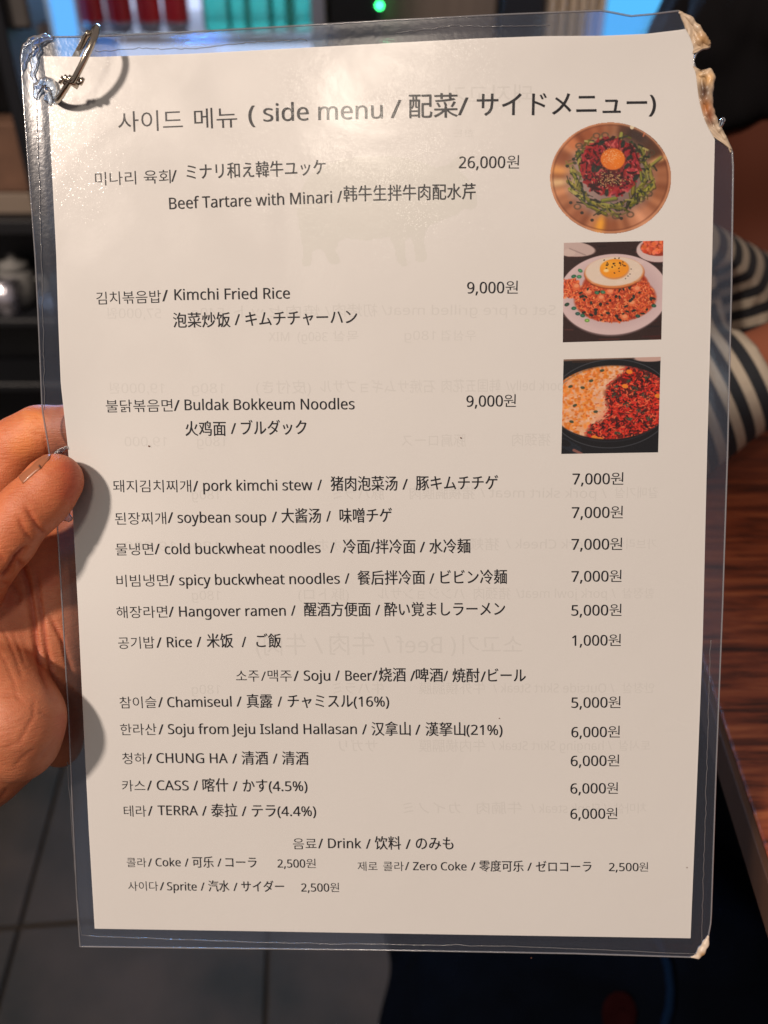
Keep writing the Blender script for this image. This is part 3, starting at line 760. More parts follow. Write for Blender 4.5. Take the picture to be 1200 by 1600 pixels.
# ------------------------------------------------------------------ the menu
menu = empty('laminated_menu', label='large laminated side-dish menu sheet in Korean, English, Chinese and Japanese with three food photos', cat='menu', matrix=MENU_M)
def bent(U, Vv, h):
    U = np.asarray(U); Vv = np.asarray(Vv)
    return np.stack([U, Vv, bend(U, Vv) + h], -1) / 1000.0
def resample(P_, t):
    P_ = np.array(P_, float); s_ = np.r_[0, np.cumsum(np.hypot(*np.diff(P_, axis=0).T))]; s_ /= s_[-1]
    return np.stack([np.interp(t, s_, P_[:, 0]), np.interp(t, s_, P_[:, 1])], -1)
def coons(T, R, B, L, nu, nv):
    """T: left->right, B: left->right, L: top->bottom, R: top->bottom (photo px) -> px grid (nv+1, nu+1, 2)"""
    s_ = np.linspace(0, 1, nu + 1); t_ = np.linspace(0, 1, nv + 1)
    Tp, Bp, Lp, Rp = resample(T, s_), resample(B, s_), resample(L, t_), resample(R, t_)
    S_, T_ = np.meshgrid(s_, t_); S_ = S_[..., None]; T_ = T_[..., None]
    c = ((1 - S_) * (1 - T_) * Tp[0] + S_ * (1 - T_) * Tp[-1] + (1 - S_) * T_ * Bp[0] + S_ * T_ * Bp[-1])
    return (1 - T_) * Tp[None] + T_ * Bp[None] + (1 - S_) * Lp[:, None] + S_ * Rp[:, None] - c
def gridF(nu, nv):
    return [(j * (nu + 1) + i, (j + 1) * (nu + 1) + i, (j + 1) * (nu + 1) + i + 1, j * (nu + 1) + i + 1) for j in range(nv) for i in range(nu)]
def sheet(name, C4, nu, nv, h, mat, parent, thick=0.0, **kw):
    G = coons(*C4, nu, nv); U, Vv = pm(G[..., 0], G[..., 1], 0.0)
    A = bent(U, Vv, h).reshape(-1, 3); Fs = gridF(nu, nv)
    if thick:
        A = np.concatenate([A, A]); Fs0 = Fs; Fs = [tuple(q + len(A) // 2 for q in f) for f in Fs]
        n0 = len(A); B_ = bent(U, Vv, h - thick).reshape(-1, 3); A = np.concatenate([A, B_])
        Fs = Fs + [tuple(n0 + q for q in f[::-1]) for f in gridF(nu, nv)]
        W_ = nu + 1
        for i in range(nu):
            Fs.append((i + 1, n0 + i + 1, n0 + i, i)[::-1]); a = nv * W_ + i; Fs.append((a, n0 + a, n0 + a + 1, a + 1))
        for j in range(nv):
            a = j * W_; Fs.append((a, n0 + a, n0 + a + W_, a + W_)); a += nu; Fs.append((a, a + W_, n0 + a + W_, n0 + a))
    return mesh(name, A, Fs, mat, parent, True, **kw)

pT = [(68, 88), (150, 89), (300, 84), (450, 76), (600, 68), (750, 60), (850, 56.5), (940, 56), (1010, 53), (1060, 47), (1073, 45)]
pR = [(1073, 45), (1080, 60), (1085, 78), (1083, 95), (1086, 110), (1090, 130), (1094, 160), (1102, 188), (1117, 214), (1115, 300), (1110.5, 500), (1105, 700), (1098, 1000), (1090, 1200), (1079, 1466)]
pB = [(148, 1451), (400, 1455), (700, 1460), (1079, 1466)]
pL = [(68, 88), (76, 160), (82, 280), (88, 400), (91, 500), (95, 600), (106, 697), (113, 790), (122, 950), (130, 1120), (139, 1300), (148, 1451)]
fT = [(50, 64), (62, 58), (150, 57), (300, 50), (420, 43), (600, 32.5), (780, 23), (940, 16.5), (960, 20), (985, 25), (1020, 22), (1060, 17)]
fR = [(1060, 17), (1075, 27), (1090, 42), (1098, 58), (1109, 64), (1109, 74), (1101, 75), (1090, 80), (1083, 95), (1086, 108), (1098, 112), (1109, 107), (1115, 122), (1113, 140), (1112, 160), (1116, 180), (1124, 196), (1134, 214), (1144, 236), (1145.5, 262), (1143, 450), (1137, 700), (1129, 950), (1119, 1200), (1112, 1440), (1110, 1452), (1104, 1478), (1092, 1496)]
fB = [(125, 1479), (300, 1481.5), (600, 1484.5), (900, 1490), (1060, 1495), (1092, 1496)]
fL = [(50, 64), (37, 76), (33, 92), (37, 160), (46, 280), (55, 400), (61, 520), (66, 640), (76, 700), (88, 800), (98, 960), (107, 1120), (114, 1280), (120, 1400), (125, 1479)]

m, n, l = new_mat('paper'); b = n['Principled BSDF']; b.inputs['Roughness'].default_value = .75; b.inputs['Specular IOR Level'].default_value = .15
tc = n.new('ShaderNodeTexCoord'); t = n.new('ShaderNodeTexNoise'); t.inputs['Scale'].default_value = 45; t.inputs['Detail'].default_value = 6; l.new(tc.outputs['Object'], t.inputs['Vector'])
mx = n.new('ShaderNodeMix'); mx.data_type = 'RGBA'; mx.inputs[6].default_value = (.80, .785, .77, 1); mx.inputs[7].default_value = (.755, .735, .715, 1); t.inputs['Scale'].default_value = 14; l.new(t.outputs[0], mx.inputs[0]); l.new(mx.outputs[2], b.inputs['Base Color'])
t2 = n.new('ShaderNodeTexNoise'); t2.inputs['Scale'].default_value = 25; t2.inputs['Detail'].default_value = 3; l.new(tc.outputs['Object'], t2.inputs['Vector'])
bp = n.new('ShaderNodeBump'); bp.inputs['Distance'].default_value = .0006; bp.inputs['Strength'].default_value = .5; l.new(t2.outputs[0], bp.inputs['Height']); l.new(bp.outputs[0], b.inputs['Normal'])
M_paper = m
paper = sheet('paper_sheet', (pT, pR, pB, pL), 80, 110, 0.0, M_paper, menu, thick=.10)

M_film = film_mat('clear_film', .985, .030, .22, bump=.00008, bscale=140, sparkle=.50)
M_back = film_mat('clear_film_back', .98, .045, .2, bump=.00008, bscale=300)
sheet('front_film', (pT, pR, pB, pL), 80, 110, .25, M_film, menu)
sheet('back_film', (pT, pR, pB, pL), 60, 80, -.35, M_back, menu)
# sealed margin all round the paper
def loop(T, R, B, L, nn):
    t_ = np.linspace(0, 1, nn, endpoint=False)
    return np.concatenate([resample(T, t_), resample(R, t_), resample(B[::-1], t_), resample(L[::-1], t_)])
NS = 150
PAIRS = [((1073, 45), (1060, 17)), ((1077, 52), (1076, 28)), ((1080, 58), (1090, 42)), ((1083, 66), (1098, 56)), ((1085, 72), (1109, 64)), ((1086, 76), (1109, 75)), ((1085, 79), (1097, 77)), ((1084, 84), (1088, 83)), ((1082, 95), (1083.5, 95)), ((1084, 103), (1086.5, 106)), ((1087, 109), (1096, 112)), ((1089, 114), (1109, 107)), ((1090, 120), (1115, 120)), ((1092, 140), (1113, 140)), ((1095, 160), (1112, 160)), ((1100, 178), (1116, 180)), ((1104, 190), (1124, 196)), ((1110, 202), (1134, 214)), ((1117, 214), (1144, 236)), ((1116, 250), (1145.5, 262)), ((1112, 450), (1143, 450)), ((1105, 700), (1137, 700)), ((1098, 950), (1129, 950)), ((1090, 1200), (1119, 1200)), ((1081, 1430), (1111, 1440)), ((1079.5, 1455), (1104, 1478)), ((1079, 1466), (1092, 1496))]
PP = np.array([a for a, b in PAIRS], float); PF = np.array([b for a, b in PAIRS], float)
PT = np.r_[0, np.cumsum(np.hypot(*np.diff(PF, axis=0).T) + 6)]; PT /= PT[-1]
def pair_side(Pq, nn):
    t_ = np.linspace(0, 1, nn, endpoint=False); t_ = np.where(t_ < .5, t_ * .5, .25 + (t_ - .5) * 1.5)
    return np.stack([np.interp(t_, PT, Pq[:, 0]), np.interp(t_, PT, Pq[:, 1])], -1)
def loop2(T, B, L, Pq, nn):
    a = loop(T, [(0, 0), (1, 1)], B, L, nn); a[nn:2 * nn] = pair_side(Pq, nn); return a
po = loop2(pT, pB, pL, PP, NS); fo = loop2(fT, fB, fL, PF, NS)
V = []; K = 8; rs = np.random.RandomState(2)
rip = np.convolve(rs.randn(4 * NS + 40), np.ones(6) / 6, 'same')[20:20 + 4 * NS]
for k in range(K + 1):
    s_ = k / K; Pk = po * (1 - s_) + fo * s_; U, Vv = pm(Pk[:, 0], Pk[:, 1], 0)
    hh = -.05 + .06 * math.exp(-((s_ - .30) / .14) ** 2) * (1 + .15 * rip) - .05 * s_
    if k == K: hh = -.05 + 0 * hh
    V.append(bent(U, Vv, hh))
V = np.concatenate(V); Fs = []
for k in range(K):
    for i in range(4 * NS):
        j = (i + 1) % (4 * NS); Fs.append((k * 4 * NS + i, (k + 1) * 4 * NS + i, (k + 1) * 4 * NS + j, k * 4 * NS + j))
mesh('sealed_margin', V, Fs, film_mat('sealed_margin', .93, .022, .20, haze=.28, bump=.00004, bscale=650, tint=(.92, .96, 1.0), diffuse=.020), menu, True)
# outer cut edge and the inner seal line of the pouch
def pxline(P_, h, nn=None):
    P_ = np.array(P_, float)
    if nn: P_ = resample(P_, np.linspace(0, 1, nn))
    U, Vv = pm(P_[:, 0], P_[:, 1], 0); return bent(U, Vv, h)
M_edge = film_mat('film_edge', .75, .22, .12, diffuse=.20, bump=.00005)
MB().tube(pxline(np.concatenate([fo, fo[:1]]), -.05)[:-1], .00028, n=8, closed=True).build('film_edge', M_edge, menu, smooth=True)
M_line = film_mat('seal_line', .80, .20, .15, diffuse=.10, bump=.0001)
for P_ in ([(56, 128), (58, 200), (62, 300), (66, 420), (68, 520), (70, 640)], [(106, 1190), (113, 1300), (120, 1400), (128, 1462), (400, 1472), (800, 1478), (1090, 1490)], [(1096, 1470), (1104, 1200), (1110, 1000)],
           [(150, 80), (220, 76), (300, 77), (400, 66), (480, 62)], [(620, 52), (680, 44), (705, 40), (760, 42), (860, 40)]):
    n_ = 60; L_ = pxline(P_, .18, n_)
    L_ = L_ + rs.randn(n_, 3) * np.array([.00012, .00012, .00003])
    MB().tube(L_, .00013, n=6).build('seal_line', M_line, menu, smooth=True)
# melted, crumpled corners
def blob(name, pts, mat, k=1.2, vox=.35, noise=.5, seed=1, cols=None):
    C_ = [np.append(np.array(pm(np.array([p[0]]), np.array([p[1]]), 0)).ravel(), p[2]) for p in pts]
    C_ = [np.array([c[0], c[1], c[2] + float(bend(c[0], c[1]))]) for c in C_]
    lo_ = np.min(C_, 0) - 7; hi_ = np.max(C_, 0) + 7; S_ = SDF(lo_, hi_, vox)
    for i in range(len(pts) - 1):
        if pts[i + 1][3] <= 0 or pts[i][3] <= 0: continue
        S_.cap(C_[i], C_[i + 1], pts[i][3], pts[i + 1][3], k)
    V_, Q_ = S_.extract(); V_ = relax(V_, Q_, 1); N_ = normals(V_, Q_)
    w_ = (np.sin(V_[:, 0] * 2.1 + seed) * np.sin(V_[:, 1] * 1.7 + seed * 2) + .6 * np.sin(V_[:, 0] * 4.3 + V_[:, 1] * 3.1 + seed) * np.sin(V_[:, 1] * 5.1))
    V_ = V_ + N_ * (noise * .3 * w_)[:, None]
    o_ = mesh(name, V_ / 1000, Q_, mat, menu, True)
    if cols is not None:
        X_, Y_ = to_px(V_); color_attr(o_.data, cols(X_, Y_, V_))
    return o_
M_melt = pbr('melted_plastic', (.6, .5, .4), .42, attr=True, coat=.12, bump=.00012, bscale=500, sss=.0)
def burn(X_, Y_, V_):
    r0 = np.array([.54, .42, .30]); c = np.tile(r0, (len(X_), 1))
    def mixc(cx, cy, rx, ry, col, a):
        w = a * np.exp(-(((X_ - cx) / rx) ** 2 + ((Y_ - cy) / ry) ** 2))[:, None]; c[:] = c * (1 - w) + w * np.array(col)
    mixc(1100, 62, 9, 9, (.36, .17, .05), .85); mixc(1108, 190, 8, 8, (.12, .04, .015), .7); mixc(1108, 66, 6, 8, (.40, .24, .10), .6)
    mixc(1100, 142, 10, 24, (.055, .020, .009), 1.0); mixc(1108, 122, 8, 10, (.72, .42, .16), .9); mixc(1104, 168, 10, 13, (.42, .14, .025), .95); mixc(1096, 60, 10, 16, (.55, .33, .14), .6); mixc(1110, 180, 6, 10, (.25, .06, .015), .8)
    mixc(1094, 120, 6, 10, (.70, .45, .20), .6)
    j = .5 + .5 * np.sin(X_ * .9 + 1.7 * np.sin(Y_ * .45)) * np.sin(Y_ * .6)
    return c * (1 - .22 * j[:, None])
# flat melted web between the sheet and the torn rim
def web(i0, i1, ns=6):
    tt = np.linspace(PT[i0], PT[i1], 40); A_ = []; pxs = []
    for k in range(ns + 1):
        s_ = k / ns
        X_ = np.interp(tt, PT, PP[:, 0]) * (1 - s_) + np.interp(tt, PT, PF[:, 0]) * s_ - 2.5 * (1 - s_); Y_ = np.interp(tt, PT, PP[:, 1]) * (1 - s_) + np.interp(tt, PT, PF[:, 1]) * s_
        U, Vv = pm(X_, Y_, 0); hh = .30 + .18 * np.sin(tt * 260 + k * 1.3) * math.sin(math.pi * min(1, s_ + .1)) + .25 * s_
        A_.append(bent(U, Vv, hh)); pxs.append(np.stack([X_, Y_], -1))
    n_ = len(tt) * (ns + 1); A_ = np.concatenate(A_); B_ = A_.copy(); B_[:, 2] -= .00055
    Fs_ = [(k * 40 + i, (k + 1) * 40 + i, (k + 1) * 40 + i + 1, k * 40 + i + 1) for k in range(ns) for i in range(39)]
    Fs_ = Fs_ + [tuple(n_ + q for q in f[::-1]) for f in Fs_] + [(ns * 40 + i, n_ + ns * 40 + i, n_ + ns * 40 + i + 1, ns * 40 + i + 1) for i in range(39)]
    o_ = mesh('burnt_corner', np.concatenate([A_, B_]), Fs_, M_melt, menu, True); px_ = np.concatenate(pxs + pxs)
    color_attr(o_.data, burn(px_[:, 0], px_[:, 1], None))
web(0, 7); web(9, 18)
blob('burnt_corner', [(1062, 20, .2, .5), (1078, 31, .3, .7), (1090, 46, .3, .9), (1097, 60, .4, 1.1), (1106, 69, .4, .8)], M_melt, noise=.28, cols=burn, seed=3)
blob('burnt_corner', [(1086, 52, .1, .7), (1092, 64, .2, 1.0), (1096, 73, .1, .6)], M_melt, noise=.28, cols=burn, seed=5)
blob('burnt_corner', [(1095, 118, .2, .9), (1107, 114, .4, .9), (1110, 124, .5, 1.1), (1106, 140, .5, 1.3), (1105, 158, .5, 1.3), (1109, 174, .4, 1.0), (1115, 188, .3, .8), (1123, 202, .2, .7), (1132, 216, .1, .5), (1142, 238, .0, .3)], M_melt, noise=.28, cols=burn, seed=7)
blob('burnt_corner', [(1096, 122, .1, .5), (1099, 150, .2, .8), (1104, 178, .1, .6), (1114, 202, .0, .5)], M_melt, noise=.28, cols=burn, seed=9)
M_clearblob = film_mat('crumpled_clear', .92, .05, .20, haze=.22, bump=.0002, bscale=300, tint=(.88, .94, 1), diffuse=.03)
blob('curled_bead', [(1127, 190, 1.2, .9), (1125, 196, .9, .5), (1122, 202, .3, .4)], M_clearblob, seed=2, noise=.2)
def pale(X_, Y_, V_):
    c = np.tile(np.array([.62, .52, .42]), (len(X_), 1)); w = np.exp(-(((X_ - 1099) / 6) ** 2 + ((Y_ - 1492) / 5) ** 2))[:, None]
    return c * (1 - w) + w * np.array([.35, .20, .08])
blob('burnt_corner', [(1107, 1462, -.05, .35), (1103, 1474, -.05, .9), (1096, 1486, -.05, 1.2), (1090, 1494, -.05, .7), (1078, 1496, -.05, .3)], M_melt, cols=pale, noise=.3, seed=4)
blob('crumpled_corner', [(82, 60, .3, .7), (68, 61, .6, 1.1), (54, 68, .8, 1.5), (44, 78, .6, 1.6), (38, 90, .3, 1.0), (36, 110, .1, .5)], M_clearblob, noise=.6, seed=6)
blob('crumpled_corner', [(60, 62, .7, .8), (58, 78, .7, 1.1), (54, 96, .4, .9), (52, 118, .4, .6), (57, 136, .4, .6)], M_clearblob, noise=.8, seed=8)
blob('crumpled_corner', [(57, 152, .5, .8), (60, 138, .9, 1.1), (72, 130, 1.2, 1.3), (82, 132, 1.3, 1.3), (86, 144, 1.0, 1.0), (85, 160, .5, .7)], M_clearblob, noise=.5, seed=9)
blob('crumpled_corner', [(74, 140, .6, .9), (76, 154, .5, 1.0), (80, 162, .3, .6)], M_clearblob, noise=.9, seed=12)
blob('crumpled_corner', [(72, 741, .5, .5), (80, 726, .6, .7), (92, 708, .6, .8), (104, 699, .4, .6)], M_clearblob, noise=.8, seed=14)
blob('crumpled_corner', [(100, 782, .5, .8), (104, 800, .5, 1.0), (108, 810, .4, .8), (98, 812, .3, .6)], M_clearblob, noise=.9, seed=15)

